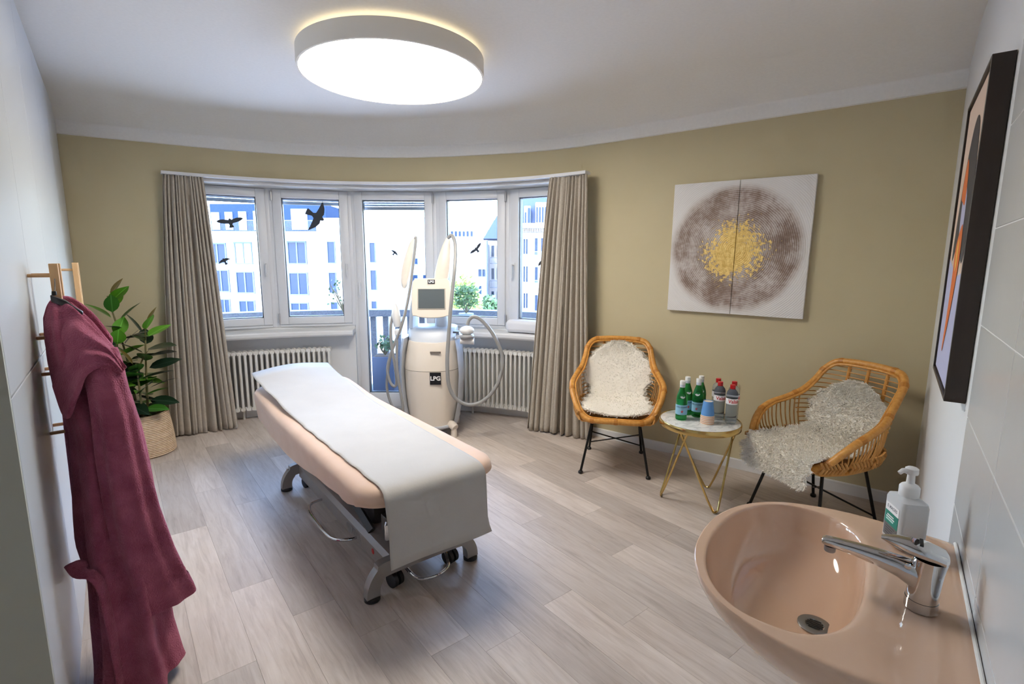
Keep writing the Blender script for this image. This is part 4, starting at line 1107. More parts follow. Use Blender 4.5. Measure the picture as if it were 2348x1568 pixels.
for y, z, hw2, hh in ((-.034, .119, .012, .006), (-.028, .121, .026, .012), (0, .126, .0295, .0145), (.028, .129, .027, .0135), (.05, .131, .018, .010), (.068, .132, .012, .006), (.078, .132, .006, .003)):
    lv.append([Vector((math.copysign(abs(math.cos(a))**.7, math.cos(a))*hw2, y, z+math.copysign(abs(math.sin(a))**.7, math.sin(a))*hh)) for a in [2*math.pi*i/24 for i in range(24)]])
MB().loft(lv, True, True, True).build('lever', CHROME, fc, smooth=True, angle=50)
MB().box((0, .012, .1415), (.030, .006, .003)).build('lever_slot', BLACK, fc)
MB().lathe([(.006, 0), (.006, .004), (.001, .005)], 14).build('plug_screw', CHROME, fc, smooth=True).matrix_basis = basis(Vector((0, 1, 0)), Z, Vector((1, 0, 0)), Vector((.024, .03, .095)))
# soap dispenser
SOAPM = mat('frosted_bottle', srgb(226, 228, 230), .3, Transmission_Weight=.25)
so_p = WR(1.545, .112, BZ-.0005)
sp = thing('soap_dispenser', 'white pump soap bottle with a green and grey label behind the faucet', 'soap dispenser', so_p, R(-12))
def rbox(hx, hy, z, r=.012, n=6):
    pts = []
    for cx, cy, s in ((hx-r, hy-r, 0), (-hx+r, hy-r, 1), (-hx+r, -hy+r, 2), (hx-r, -hy+r, 3)):
        for k in range(n+1):
            a = math.pi/2*(s+k/n); pts.append(Vector((cx+r*math.cos(a), cy+r*math.sin(a), z)))
    return pts
SX, SY = .031, .042
MB().loft([rbox(SX-.004, SY-.004, .0), rbox(SX, SY, .005), rbox(SX, SY, .112), rbox(SX-.002, SY-.003, .121), rbox(SX-.010, SY-.016, .127), rbox(.016, .016, .130)], True, True, True).build('bottle', SOAPM, sp, smooth=True, angle=40)
MB().lathe([(.021, .128), (.0215, .130), (.0215, .152), (.018, .157), (.009, .162), (.008, .185), (.009, .188)], 28).build('collar', RUBW, sp, smooth=True, angle=40)
ph = MB().lathe([(.0135, .186), (.0145, .189), (.0140, .200), (.010, .203)], 24)
ph.build('pump_head', RUBW, sp, smooth=True, angle=40)
MB().tube([(0, 0, .195), (-.022, -.004, .194), (-.030, -.006, .188)], [.0065, .006, .005], 10).build('nozzle', RUBW, sp, smooth=True)
lbx = -SX-.0004
def lab(name, z0, z1, m): return MB().box((lbx, 0, (z0+z1)/2), (.0006, 2*SY-.024, z1-z0)).build(name, m, sp)
lab('label_white', .078, .100, LWHITE); lg = lab('label_green', .045, .078, mat('label_teal', srgb(14, 128, 108), .5)); lgr = lab('label_grey', .012, .045, mat('label_grey', srgb(104, 98, 96), .5))
FX = basis(Vector((0, -1, 0)), Z, Vector((-1, 0, 0)), Vector((lbx-.0004, 0, 0)))
def lt(txt, s_, z, m, p_):
    o = inst('lettering', text_mesh(txt, s_, m, .0001, .0002)); o.parent = p_; o.matrix_basis = FX @ Matrix.Translation((0, z, 0))
lt('E MADES', .0115, .090, mat('ink_grey', srgb(120, 122, 128), .6), lg)
for zz_, w2_ in ((.068, .030), (.062, .038)): MB().box((lbx-.0006, .004, zz_), (.0004, w2_, .0032)).build('print_line', LWHITE, lg)
MB().box((lbx-.0006, .006, .056), (.0004, .034, .004)).build('print_line', mat('print_pale', srgb(190, 226, 216), .6), lg)
for k in range(4): MB().box((lbx-.0006, .004*(k % 2), .039-.006*k), (.0004, .040-.006*(k % 2), .0018)).build('print_line', mat('print_dark', srgb(66, 58, 56), .6), lgr)
# ------------------------------------------------------------------ the street outside: front planes at their distance, rectangles as (x0, x1, z0, z1) in metres
HB = {
    'b1': (48, [(-28.48, -26.76, 1.25, 3.19), (-26.02, -24.35, 1.22, 3.27), (-23.69, -21.78, 1.22, 3.32), (-21.06, -19.25, 1.23, 3.37), (-28.27, -26.68, -1.41, 0.73), (-26.08, -24.35, -1.52, 0.57), (-23.77, -21.84, -1.56, 0.58), (-21.09, -19.26, -1.67, 0.51), (-30.12, -28.39, 1.24, 3.18), (-29.75, -28.29, -1.41, 0.64), (-27.87, -26.79, -3.57, -2.02), (-26.01, -24.43, -3.73, -2.14), (-23.72, -21.95, -3.72, -2.21), (-21.1, -19.34, -3.88, -2.33)]),
    'b1wall': (48, [(-34.26, -17.93, -6.89, 3.7)]),
    'b1slab': (47.5, [(-32.81, -17.63, 3.54, 4.23)]),
    'pent': (51, [(-29.73, -18.36, 4.3, 7.07)]),
    'pentpale': (51, [(-34.3, -29.49, 4.29, 6.94)]),
    'pentpanels': (51, [(-29.62, -28.83, 4.56, 6.24), (-28.28, -27.53, 4.56, 6.28), (-26.95, -26.16, 4.52, 6.33), (-25.48, -24.65, 4.53, 6.38), (-21.77, -20.18, 4.59, 6.6)]),
    'wing': (46, [(-17.75, -11.8, -6.48, 3.82)]),
    'wingwin': (46, [(-16.6, -15.87, 1.34, 3.3), (-16.59, -15.9, -1.33, 0.56), (-16.54, -15.87, -3.44, -2.12), (-12.79, -12.29, 1.43, 3.2), (-12.81, -12.26, -1.04, 0.77), (-12.82, -12.33, -3.42, -2.03)]),
    'wingtop': (47.5, [(-18.05, -12.12, 3.87, 5.46)]),
    'b2': (75, [(-20.15, -10.75, -8.83, 7.29)]),
    'b2win': (75, [(-18.62, -17.82, 1.13, 2.02), (-17.72, -17.05, 1.14, 2.03), (-18.71, -17.9, -1.35, -0.39), (-17.81, -17.13, -1.34, -0.38), (-18.6, -17.91, -3.73, -2.63), (-17.82, -17.14, -3.72, -2.63), (-15.67, -14.88, 1.15, 2.03), (-14.65, -13.86, 1.15, 2.04), (-15.74, -14.95, -1.34, -0.38), (-14.71, -13.92, -1.33, -0.37), (-15.81, -15.01, -3.72, -2.62), (-14.78, -13.97, -3.71, -2.61), (-13.17, -12.37, -1.33, -0.37)]),
    'b2top': (78, [(-15.81, -10.84, 6.73, 8.16)]),
    'far': (120, [(-15.84, -9.7, 1.57, 12.66)]),
    'tower': (132, [(-10.78, -5.33, 1.6, 15.2)]),
    'bal': (95, [(-13.59, -6.82, -11.54, 7.6)]),
    'balwin': (95, [(-11.33, -10.92, 6.17, 7.12), (-10.61, -10.2, 6.17, 7.12), (-9.89, -9.47, 6.18, 7.12), (-9.16, -8.75, 6.18, 7.12), (-8.44, -8.03, 6.18, 7.13), (-7.71, -7.3, 6.18, 7.13)]),
    'b4': (38, [(-3.13, -1.8, -5.05, 2.81)]),
    'b4win': (38, [(-2.53, -2.29, 0.44, 0.99), (-2.23, -2.03, 0.44, 0.99), (-2.54, -2.3, -0.89, -0.24)]),
    'b4r': (40, [(-1.93, -0.1, -5.39, 3.28)]),
    'b4rwin': (40, [(-1.63, -1.42, 1.94, 2.78), (-1.22, -0.98, 1.94, 2.78), (-1.63, -1.42, 0.18, 1.03), (-1.22, -0.98, 0.18, 1.03), (-1.64, -1.43, -1.6, -0.77), (-1.22, -0.98, -1.6, -0.77)]),
    'b4bal': (39.3, [(-1.7, -0.83, 1.37, 1.87), (-1.71, -0.83, -0.47, 0.11)]),
    'b5': (34, [(-0.06, 4.45, -4.35, 3.76)]),
    'b5corn': (33.6, [(-0.08, 4.39, 3.69, 4.02)]),
    'b5win': (34, [(0.73, 0.84, 2.05, 3.02), (0.9, 1.01, 2.05, 3.02), (1.48, 1.67, 2.0, 3.08), (1.89, 2.08, 2.0, 3.08), (2.53, 2.71, 2.0, 3.08), (0.74, 0.85, 0.21, 1.25), (0.92, 1.03, 0.21, 1.25), (1.5, 1.7, 0.16, 1.2), (1.91, 2.1, 0.16, 1.2), (2.55, 2.74, 0.16, 1.2), (0.76, 0.87, -1.54, -0.54), (0.93, 1.04, -1.54, -0.54), (1.52, 1.72, -1.72, -0.66), (1.94, 2.13, -1.71, -0.66)]),
    'b5dorm': (34.3, [(1.53, 2.35, 4.06, 5.41), (0.78, 1.2, 4.0, 5.18), (2.89, 3.59, 4.06, 5.41)]),
    'b5slit': (34.1, [(1.57, 1.67, 4.13, 5.1), (1.76, 1.86, 4.13, 5.1), (1.95, 2.05, 4.13, 5.11), (2.14, 2.24, 4.13, 5.11), (0.81, 0.91, 4.01, 4.77), (1.01, 1.17, 4.01, 5.05)]),
    'b5bal': (33.3, [(1.14, 2.19, 1.74, 2.22), (1.16, 2.21, -0.21, 0.36)]),
    'b5roof': (36, [(-0.09, 4.65, 4.12, 6.6)]),
}
GZ = -9.0
FW = mat('facade_white', srgb(140, 142, 146), .8); FP = mat('facade_pale', srgb(132, 138, 148), .8); FB = mat('facade_slate', srgb(26, 44, 72), .8, Specular_IOR_Level=.1)
FC = mat('facade_cream', srgb(122, 123, 124), .8); WINB = mat('far_glass', srgb(18, 38, 64), .3, Specular_IOR_Level=.15); WINF = mat('far_frame', srgb(70, 84, 106), .6, Specular_IOR_Level=.1); SHUT = mat('far_shutter', srgb(104, 114, 130), .6)
RAILG = mat('far_railing', srgb(62, 76, 98), .5)
struct(MB().box((0, 60, GZ-.1), (260, 170, .2)).build('ground', noise_mat('asphalt', srgb(186, 186, 186), srgb(198, 198, 198), 2, .9)))
def blk(r, y, depth, z0=None):
    x0, x1, a, b = r; a = GZ if z0 == 'g' else (a if z0 is None else z0)
    return MB().box(((x0+x1)/2, y+depth/2, (a+b)/2), (x1-x0, depth, b-a))
def far_windows(key, parent, mull=True, shutters=()):
    y, rs = HB[key]
    for k, (x0, x1, z0, z1) in enumerate(rs):
        w_, h_ = x1-x0, z1-z0; t = min(.12, w_*.09)
        f = MB(); frame_ring(f, x0, x1, z0, z1, t, y-.10, y+.02)
        if mull: f.box(((x0+x1)/2, y-.04, (z0+z1)/2), (t, .10, h_-2*t))
        fo = f.build('window', WINF, parent)
        MB().box(((x0+x1)/2, y-.01, (z0+z1)/2), (w_-t, .03, h_-t)).build('pane', SHUT if k in shutters else WINB, fo)
def railing(key, parent, n=16):
    y, rs = HB[key]
    for x0, x1, z0, z1 in rs:
        b = MB(); b.box(((x0+x1)/2, y, z1-.03), (x1-x0, .05, .06)); b.box(((x0+x1)/2, y, z0+.03), (x1-x0, .05, .06))
        for i in range(n+1): b.box((lerp(x0, x1, i/n), y, (z0+z1)/2), (.03, .03, z1-z0))
        stuff(b.build('railing', RAILG, parent))
# modern white block with set-back top floor
t = thing('apartment_block', 'modern white apartment block with slate blue top floor across the street', 'building', (-20, 48, GZ)); t.location = (0, 0, 0)
blk(HB['b1wall'][1][0], 48, 12, 'g').build('front', FW, t); blk(HB['b1slab'][1][0], 47.4, 13).build('terrace_slab', FW, t)
far_windows('b1', t, True, (1,))
blk(HB['pent'][1][0], 51, 8).build('top_floor', FB, t); blk(HB['pentpale'][1][0], 51.1, 8).build('top_floor', FP, t)
for r in HB['pentpanels'][1]: blk(r, 50.9, .1).build('shutter', SHUT, t)
x0, x1, z0, z1 = HB['b1slab'][1][0]
b = MB(); b.box(((x0+x1)/2, 47.6, z1+1.0), (x1-x0, .05, .06))
for i in range(130): b.box((lerp(x0, x1, i/129), 47.6, z1+.5), (.03, .03, 1.0))
stuff(b.build('railing', RAILG, t))
blk(HB['wing'][1][0], 46, 13, 'g').build('wing', FW, t); far_windows('wingwin', t, False)
blk(HB['wingtop'][1][0], 47.5, 8).build('wing_top', FP, t)
# pale blocks in the middle distance
t = thing('pale_office_block', 'pale low block with small windows seen through the balcony door', 'building')
blk(HB['b2'][1][0], 75, 12, 'g').build('front', FW, t); far_windows('b2win', t, False); blk(HB['b2top'][1][0], 78, 8).build('roof_box', FP, t)
t = thing('grey_hall', 'flat grey-blue hall far behind the balustraded house', 'building')
blk(HB['far'][1][0], 120, 10, 'g').build('front', mat('facade_blue', srgb(100, 118, 146), .8), t)
t = thing('far_tower', 'distant white tower with horizontal floors', 'building')
blk(HB['tower'][1][0], 132, 20, 'g').build('front', FW, t)
x0, x1, z0, z1 = HB['tower'][1][0]
for k in range(9): MB().box(((x0+x1)/2, 131.9, lerp(z0, z1, (k+.5)/9)), (x1-x0, .3, .5)).build('floor_band', mat('band_grey', srgb(196, 206, 218), .7), t)
t = thing('balustraded_house', 'white house with a row of small attic windows', 'building')
blk(HB['bal'][1][0], 95, 15, 'g').build('front', FW, t); far_windows('balwin', t, False)
# neighbour houses to the right
t = thing('mansard_house', 'pale house with grey mansard roof and small balconies', 'building')
blk(HB['b4'][1][0], 38, 10, 'g').build('gable', mat('facade_lilac', srgb(126, 132, 146), .8), t); far_windows('b4win', t, False)
blk(HB['b4r'][1][0], 40, 10, 'g').build('front', FW, t); far_windows('b4rwin', t, False); railing('b4bal', t, 10)
x0, x1, z0, z1 = HB['b4r'][1][0]; xa = HB['b4'][1][0][0]
MB().prism([Vector((lerp(xa, x0, .75), 39.4, z1)), Vector((x1, 39.4, z1)), Vector((x1, 42.5, z1+2.6)), Vector((x0+.9, 42.5, z1+2.4))], (0, .3, -.1)).build('mansard_roof', mat('slate_roof', srgb(52, 64, 88), .8, Specular_IOR_Level=.1), t)
xp = HB['b4'][1][0][1]-.1
MB().tube([(xp, 37.8, GZ), (xp, 37.8, z1-.2)], .09, 8).build('downpipe', RAILG, t)
t = thing('classical_house', 'cream classical town house with dentil cornice and tall windows', 'building')
blk(HB['b5'][1][0], 34, 12, 'g').build('front', FC, t); blk(HB['b5corn'][1][0], 33.5, 12).build('cornice', FC, t)
x0, x1, z0, z1 = HB['b5corn'][1][0]
b = MB()
for i in range(40): b.box((lerp(x0, x1, i/39), 33.7, z0-.12), (.07, .3, .2))
stuff(b.build('dentils', FC, t))
far_windows('b5win', t, False); railing('b5bal', t, 14)
rx0, rx1, rz0, rz1 = HB['b5roof'][1][0]
MB().prism([Vector((rx0, 34.6, rz0)), Vector((rx1, 34.6, rz0)), Vector((rx1, 36, rz1)), Vector((rx0, 36, rz1))], (0, 3, 0)).build('mansard_roof', mat('slate_roof', srgb(52, 64, 88), .8, Specular_IOR_Level=.1), t)
for r in HB['b5dorm'][1]: blk(r, 34.3, 2).build('dormer', FC, t)
y, rs = HB['b5slit']
for r in rs: blk(r, 34.2, .12).build('dormer_pane', WINB, t)
for xk in (1.35, 1.66, 2.05, 2.3):
    pass
# ------------------------------------------------------------------ balcony
struct(ring_wall('balcony_deck', -50, 50, 3.26, 4.35, -.25, -.04, mat('deck_slate', srgb(66, 74, 88), .6), 30))
STONE = noise_mat('granite_rail', srgb(70, 74, 84), srgb(96, 100, 110), 60, .6)
bal = thing('balcony_railing', 'grey stone balcony railing with square balusters', 'railing', BAY(0, 4.1, -.04))
rl = ring_wall('handrail', -50, 50, 4.02, 4.20, .855, .935, STONE, 40, smooth=True, angle=20); rl.parent = bal; setmw(rl, Matrix.Identity(4))
bme = MB().box((0, 0, 0), (.065, .09, .895)).mesh('baluster', STONE)
for k in range(-24, 25):
    th = -7.05+2.05*k
    if -50 < th < 50: setmw(inst('baluster', bme, bal), Matrix.Translation(BAY(th, 4.11, .4075)) @ Matrix.Rotation(-R(th), 4, 'Z'))
# ------------------------------------------------------------------ leaves
def leaf_mesh(name, ln, wd, m, fold=.18, droop=.12, pt=1.0):
    b = MB(); n = 7; rows = []
    for i in range(n+1):
        t = i/n; w_ = wd/2*math.sin(math.pi*min(1, t**.8))**.8 if 0 < t < 1 else 0
        if t > .8: w_ *= lerp(1, .55, (t-.8)/.2)
        y = ln*t; z = -droop*ln*t*t
        rows.append([Vector((-w_, y, z+fold*w_)), Vector((-w_*.5, y, z+fold*w_*.35)), Vector((0, y, z)), Vector((w_*.5, y, z+fold*w_*.35)), Vector((w_, y, z+fold*w_))])
    b.loft(rows, False)
    me = b.mesh(name, m, smooth=True, angle=180)
    return me
def leaf_mats(name, c):
    mt = mat(name, c, .3, Specular_IOR_Level=.5)
    tc = nd(mt, 'ShaderNodeTexCoord'); sx = nd(mt, 'ShaderNodeSeparateXYZ'); lk(mt, tc.outputs['Object'], sx.inputs[0])
    ab = nd(mt, 'ShaderNodeMath', operation='ABSOLUTE'); lk(mt, sx.outputs[0], ab.inputs[0])
    hi = tuple(min(1, x*1.9+.04) for x in c[:3])+(1,)
    r = ramp(mt, [(.0, hi), (.0022, hi), (.0035, c), (1, c)], ab.outputs[0]); lk(mt, r.outputs[0], bsdf(mt).inputs['Base Color'])
    oi = nd(mt, 'ShaderNodeObjectInfo'); mr = nd(mt, 'ShaderNodeMapRange'); mr.inputs['To Min'].default_value = .75; mr.inputs['To Max'].default_value = 1.25; lk(mt, oi.outputs['Random'], mr.inputs[0])
    ml = nd(mt, 'ShaderNodeMix', data_type='RGBA', blend_type='MULTIPLY'); ml.inputs['Factor'].default_value = 1; lk(mt, r.outputs[0], ml.inputs['A']); lk(mt, mr.outputs[0], ml.inputs['B']); lk(mt, ml.outputs['Result'], bsdf(mt).inputs['Base Color'])
    return mt
LG = leaf_mats('leaf_green', srgb(84, 142, 34)); LD = leaf_mats('leaf_dark', srgb(26, 48, 32)); LM = leaf_mats('leaf_mid', srgb(54, 104, 34)); LRD = leaf_mats('leaf_tip', srgb(112, 96, 46))
def put_leaf(me, p, az, el, roll, sc, parent, nm='leaf'):
    o = inst(nm, me, parent)
    mw = Matrix.Translation(p) @ Matrix.Rotation(az, 4, 'Z') @ Matrix.Rotation(el, 4, 'X') @ Matrix.Rotation(roll, 4, 'Y') @ Matrix.Diagonal((sc, sc, sc, 1))
    return setmw(o, mw)
def shrub(name, label, cat, base, stems, n, r, ms, seed, ls=.05, potted=None):
    rnd = random.Random(seed); t = thing(name, label, cat, base)
    if potted: potted(t)
    f = MB()
    for k in range(stems):
        a = rnd.uniform(0, 6.28); d = Vector((math.cos(a)*r*.8, math.sin(a)*r*.8, rnd.uniform(.6, 1)*r*2.2))
        st = [Vector((0, 0, .0)), d*.5+Vector((rnd.gauss(0, .02), rnd.gauss(0, .02), 0)), d]
        f2 = MB().tube(catmull(st, 4), [.006]*4+[.004]*4+[.002], 5); f.add(f2.v, f2.f)
    stuff(f.build('stems', mat('stem_brown', srgb(96, 84, 58), .7), t))
    L_ = MB()
    for k in range(n):
        a = rnd.uniform(0, 6.28); u = rnd.random()**.5; h_ = rnd.uniform(.25, 1)*r*2.3
        p = Vector((math.cos(a)*r*u*min(1, .4+h_/r), math.sin(a)*r*u*min(1, .4+h_/r), h_))
        d = Vector((rnd.gauss(0, 1), rnd.gauss(0, 1), rnd.gauss(.3, .7))).normalized(); s = d.orthogonal().normalized()*ls*.3; ln = ls*rnd.uniform(.7, 1.3)
        L_.add([p, p+d*ln*.5+s, p+d*ln, p+d*ln*.5-s], [(0, 1, 2, 3)])
    stuff(L_.build('foliage', ms, t))
    return t
FOL = mat('foliage_light', srgb(74, 102, 50), .6); FOL2 = mat('foliage_mid', srgb(56, 84, 50), .6)
def pot_on_stand(t):
    MB().lathe([(.07, -.12), (.085, -.02), (.088, 0), (.08, .0)], 16).build('pot', mat('pot_grey', srgb(120, 126, 136), .6), t, smooth=True)
    for a in (0, 2.1, 4.2): MB().tube([Vector((.06*math.cos(a), .06*math.sin(a), -.12)), Vector((.13*math.cos(a), .13*math.sin(a), -.96))], .009, 6).build('stand_leg', RAILG, t)
shrub('potted_shrub', 'leafy green potted shrub on the balcony right of the machine screen', 'plant', BAY(9.6, 3.85, .92), 8, 420, .13, FOL, 4, .045, pot_on_stand)
def tub(t): MB().lathe([(.11, -1.02+.06), (.14, -.7), (.15, -.62), (.14, -.62)], 16).build('pot', mat('pot_grey', srgb(120, 126, 136), .6), t, smooth=True); MB().tube([(0, 0, -.65), (0, 0, .1)], .01, 6).build('trunk', mat('stem_brown', srgb(96, 84, 58), .7), t)
shrub('balcony_bush', 'sparse twiggy bush on the balcony behind the second window', 'plant', BAY(-11.2, 3.8, .92), 9, 70, .17, FOL2, 9, .04, tub)
pl = thing('planter_box', 'slate blue planter box on the balcony outside the door', 'planter', BAY(-4.4, 3.72, -.04))
MB().box((0, 0, .24), (.24, .24, .48)).build('box', mat('planter_slate', srgb(58, 70, 92), .6), pl, bevel=.008)
MB().box((0, 0, .47), (.21, .21, .03)).build('soil', mat('soil', srgb(70, 56, 44), .9), pl)
shrub('planter_grass', 'thin green plant growing in the slate blue planter', 'plant', BAY(-4.4, 3.72, .446), 7, 60, .09, FOL2, 12, .06)
def tree(label, x, y, z, r, seed, m):
    rnd = random.Random(seed); t = thing('street_tree', label, 'tree', (x, y, GZ))
    MB().tube([(0, 0, 0), (0, 0, z-GZ)], [.22, .12], 8).build('trunk', mat('stem_brown', srgb(96, 84, 58), .7), t)
    L_ = MB()
    for k in range(1500):
        d = Vector((rnd.gauss(0, 1), rnd.gauss(0, 1), rnd.gauss(0, 1))).normalized()*r*rnd.random()**.4; p = Vector((d.x, d.y, d.z*1.5+z-GZ))
        e = Vector((rnd.gauss(0, 1), rnd.gauss(0, 1), rnd.gauss(0, 1))).normalized(); s = e.orthogonal().normalized()*.11
        L_.add([p, p+e*.16+s, p+e*.34, p+e*.16-s], [(0, 1, 2, 3)])
    stuff(L_.build('foliage', m, t))
tree('light green street tree rising behind the screen of the machine', -3.0, 30, -1.0, 1.15, 3, mat('foliage_pale', srgb(112, 138, 66), .7))
tree('pale green street tree to the right, in front of the mansard house', -1.5, 33, -2.2, 1.0, 6, FOL2)

# ------------------------------------------------------------------ bird stickers on the panes
STK = mat('sticker_black', srgb(44, 52, 62), .6)
soar = [(0, .13), (.035, .11), (.05, .07), (.12, .085), (.26, .125), (.40, .12), (.50, .075), (.46, .03), (.34, -.03), (.20, -.06), (.08, -.075), (.055, -.13), (.09, -.24), (.03, -.25), (-.03, -.25), (-.09, -.24), (-.055, -.13), (-.08, -.075), (-.20, -.06), (-.34, -.03), (-.46, .03), (-.50, .075), (-.40, .12), (-.26, .125), (-.12, .085), (-.05, .07), (-.035, .11)]
dive = [(0, .19), (.04, .155), (.06, .10), (.15, .12), (.31, .06), (.50, -.09), (.36, -.085), (.22, -.09), (.09, -.10), (.05, -.17), (.10, -.36), (.03, -.37), (-.03, -.37), (-.10, -.36), (-.05, -.17), (-.09, -.10), (-.22, -.09), (-.36, -.085), (-.50, -.09), (-.31, .06), (-.15, .12), (-.06, .10), (-.04, .155)]
for wi, th, z, size, rot, shp, label in ((0, -27.26, 1.86, .22, 10, soar, 'large black bird sticker with wide wings on the far left window pane'),
    (0, -28.64, 1.508, .115, 25, dive, 'small black bird sticker low on the far left window pane'),
    (1, -13.25, 1.925, .32, -118, dive, 'biggest black bird sticker, tilted with raised wing, on the second window pane'),
    (2, .06, 1.592, .085, -40, dive, 'small black bird sticker on the balcony door pane'),
    (3, 15.3, 1.626, .15, 42, soar, 'black bird sticker on the pane right of the balcony door'),
    (4, 27.95, 1.526, .15, 60, soar, 'black bird sticker half hidden by the right curtain')):
    root = WIN[wi][0]; lp = root.matrix_basis.inverted() @ BAY(th, RW*1.0, z)
    ol = [Vector((x*size, -.0046, y*size)) for x, y in shp]
    o = MB().prism(ol, (0, .0012, 0)).build('bird_sticker', STK)
    o.matrix_basis = root.matrix_basis @ Matrix.Translation((lp.x, 0, lp.z)) @ Matrix.Rotation(-R(rot), 4, 'Y')
    tag(o, label, 'sticker', 'bird stickers on the window panes')

# ------------------------------------------------------------------ folded towel on the right sill
tw = MB(); rings = []
M2 = 26
for k in range(M2+1):
    th = lerp(21.9, 29.5, k/M2); e = min(1, .55+.45*min(k, M2-k)/2)
    ring = []
    for i in range(40):
        a = 2*math.pi*i/40; ca, sa = math.cos(a), math.sin(a)
        dy = math.copysign(abs(ca)**.6, ca)*.062*e; dz = math.copysign(abs(sa)**.6, sa)*.0585*e
        if ca > .2: dy -= .004*abs(math.sin(dz*110))
        ring.append(BAY(th, 3.005-dy, .8455+.061+dz))
    rings.append(ring)
tw.loft(rings, True, True, True)
tag(tw.build('folded_towel', noise_mat('terry_white', srgb(232, 233, 238), srgb(238, 239, 243), 200, .95, .3, 900), smooth=True, angle=70), 'folded white towel lying on the right window sill beside the curtain', 'towel')

# ------------------------------------------------------------------ rubber plant in a basket
pot = thing('rubber_plant', 'rubber plant with broad glossy leaves in a woven basket by the left curtain', 'plant', (-2.90, 3.82, 0))
BSK = noise_mat('woven_basket', srgb(196, 170, 140), srgb(214, 192, 164), 40, .85)
prof = []
for k in range(25):
    z = .012+.0132*k; r = lerp(.203, .172, k/24)+.006*math.sin(math.pi*min(1, k/24)); 
    prof += [(r-.0025, z-.0066), (r+.0022, z)]
MB().lathe([(.001, .0), (.19, .0)]+prof+[(.160, .33), (.155, .26), (.001, .26)], 56).build('basket', BSK, pot, smooth=True, angle=60)
MB().lathe([(.001, .27), (.155, .27), (.155, .262), (.001, .262)], 32).build('soil', mat('soil', srgb(70, 56, 44), .9), pot)
LGm, LDm, LMm, LRm = leaf_mesh('leaf', .16, .088, LG), leaf_mesh('leaf', .17, .092, LD, .1), leaf_mesh('leaf', .15, .08, LM), leaf_mesh('leaf', .12, .055, LRD)
rnd = random.Random(21)
STEM = mat('plant_stem', srgb(120, 112, 72), .7)
for base, mid, tip, n in (((-.03, 0, .26), (-.05, -.02, .75), (-.135, -.03, 1.24), 24), ((.03, .02, .26), (.07, .0, .65), (.11, -.01, 1.02), 22), ((.05, -.06, .26), (.08, -.10, .5), (.09, -.12, .74), 15), ((-.04, -.08, .26), (-.05, -.12, .6), (-.02, -.14, .95), 14)):
    cv_ = catmull([base, mid, tip], 12)
    MB().tube(cv_, [lerp(.010, .005, i/(len(cv_)-1)) for i in range(len(cv_))], 8).build('stem', STEM, pot, smooth=True)
    for k in range(n):
        f = lerp(.16, 1.0, k/(n-1)); p = cv_[min(len(cv_)-1, int(f*(len(cv_)-1)))]
        az = k*2.4+rnd.uniform(-.4, .4); el = R(lerp(0, 60, f**2.2)+rnd.uniform(-22, 16))
        top = f > .93
        tipc = (Vector((-2.90, 3.82, 0))+p+Vector((-math.sin(az), math.cos(az), 0))*.24*math.cos(el)).dot(nP)
        if tipc < W_LEFT+.03: az += math.pi*.75
        me = rnd.choice((LGm, LMm, LGm, LDm, LDm)) if not top else rnd.choice((LRm, LGm))
        put_leaf(me, Vector((-2.90, 3.82, 0))+p+Vector((-math.sin(az), math.cos(az), 0))*.02, az, el, rnd.uniform(-.6, .6), rnd.uniform(1.05, 1.4), pot)

# ------------------------------------------------------------------ bathrobe hanging on a wardrobe handle
def terry():
    mt = mat('terry_mauve', srgb(150, 76, 98), .95, Sheen_Weight=.6, Sheen_Roughness=.4)
    bsdf(mt).inputs['Sheen Tint'].default_value = srgb(226, 150, 170)
    tc = nd(mt, 'ShaderNodeTexCoord'); n = nd(mt, 'ShaderNodeTexNoise', Scale=210, Detail=4); lk(mt, tc.outputs['Object'], n.inputs['Vector'])
    n2 = nd(mt, 'ShaderNodeTexNoise', Scale=14, Detail=3); lk(mt, tc.outputs['Object'], n2.inputs['Vector'])
    r = ramp(mt, [(.3, srgb(140, 60, 86)), (.7, srgb(170, 90, 114))], n2.outputs[0]); lk(mt, r.outputs[0], bsdf(mt).inputs['Base Color']); bump(mt, n.outputs[0], .9, .008)
    return mt
TERRY = terry()
rb = thing('bathrobe', 'mauve terry bathrobe hanging from the wardrobe handle', 'bathrobe', WP(2.2, -.06, 0), -AP)
def RB(a, c, z): return Vector((c+.06, a-2.2, z))
def cloth_tube(rows, N=64, seed=0, folds=5, amp=.012, e=1.5):
    rings = []; rnd_ = random.Random(seed); ph = [rnd_.uniform(0, 6.28) for _ in range(4)]
    rows = sorted(rows, key=lambda r: -r[0]); z0, z1 = rows[0][0], rows[-1][0]
    zs = [lerp(z0, z1, i/40) for i in range(41)]
    def col_(k, z): return interp(sorted([(r[0], r[k]) for r in rows]), z)
    for z in zs:
        cl, cr_, a_, d_ = (col_(k, z) for k in (1, 2, 3, 4)); t = (z0-z)/(z0-z1); ring = []
        for i in range(N):
            th = 2*math.pi*i/N; ct, st = math.cos(th), math.sin(th)
            w_ = 1+0*t
            fo = amp*(.3+t)*(math.sin(folds*th+ph[0]+1.2*t)+.5*math.sin((folds+4)*th+ph[1]-2*t)+.4*noise.noise(Vector((ct*2, st*2, z*5+seed))))
            ring.append(RB(a_+math.copysign(abs(st)**(2/2.3), st)*(d_+fo), (cl+cr_)/2+math.copysign(abs(ct)**(2/2.3), ct)*((cr_-cl)/2+fo*.7), z+ (.012*math.sin(2*th+ph[2]) if t > .98 else 0)))
        rings.append(ring)
    return rings
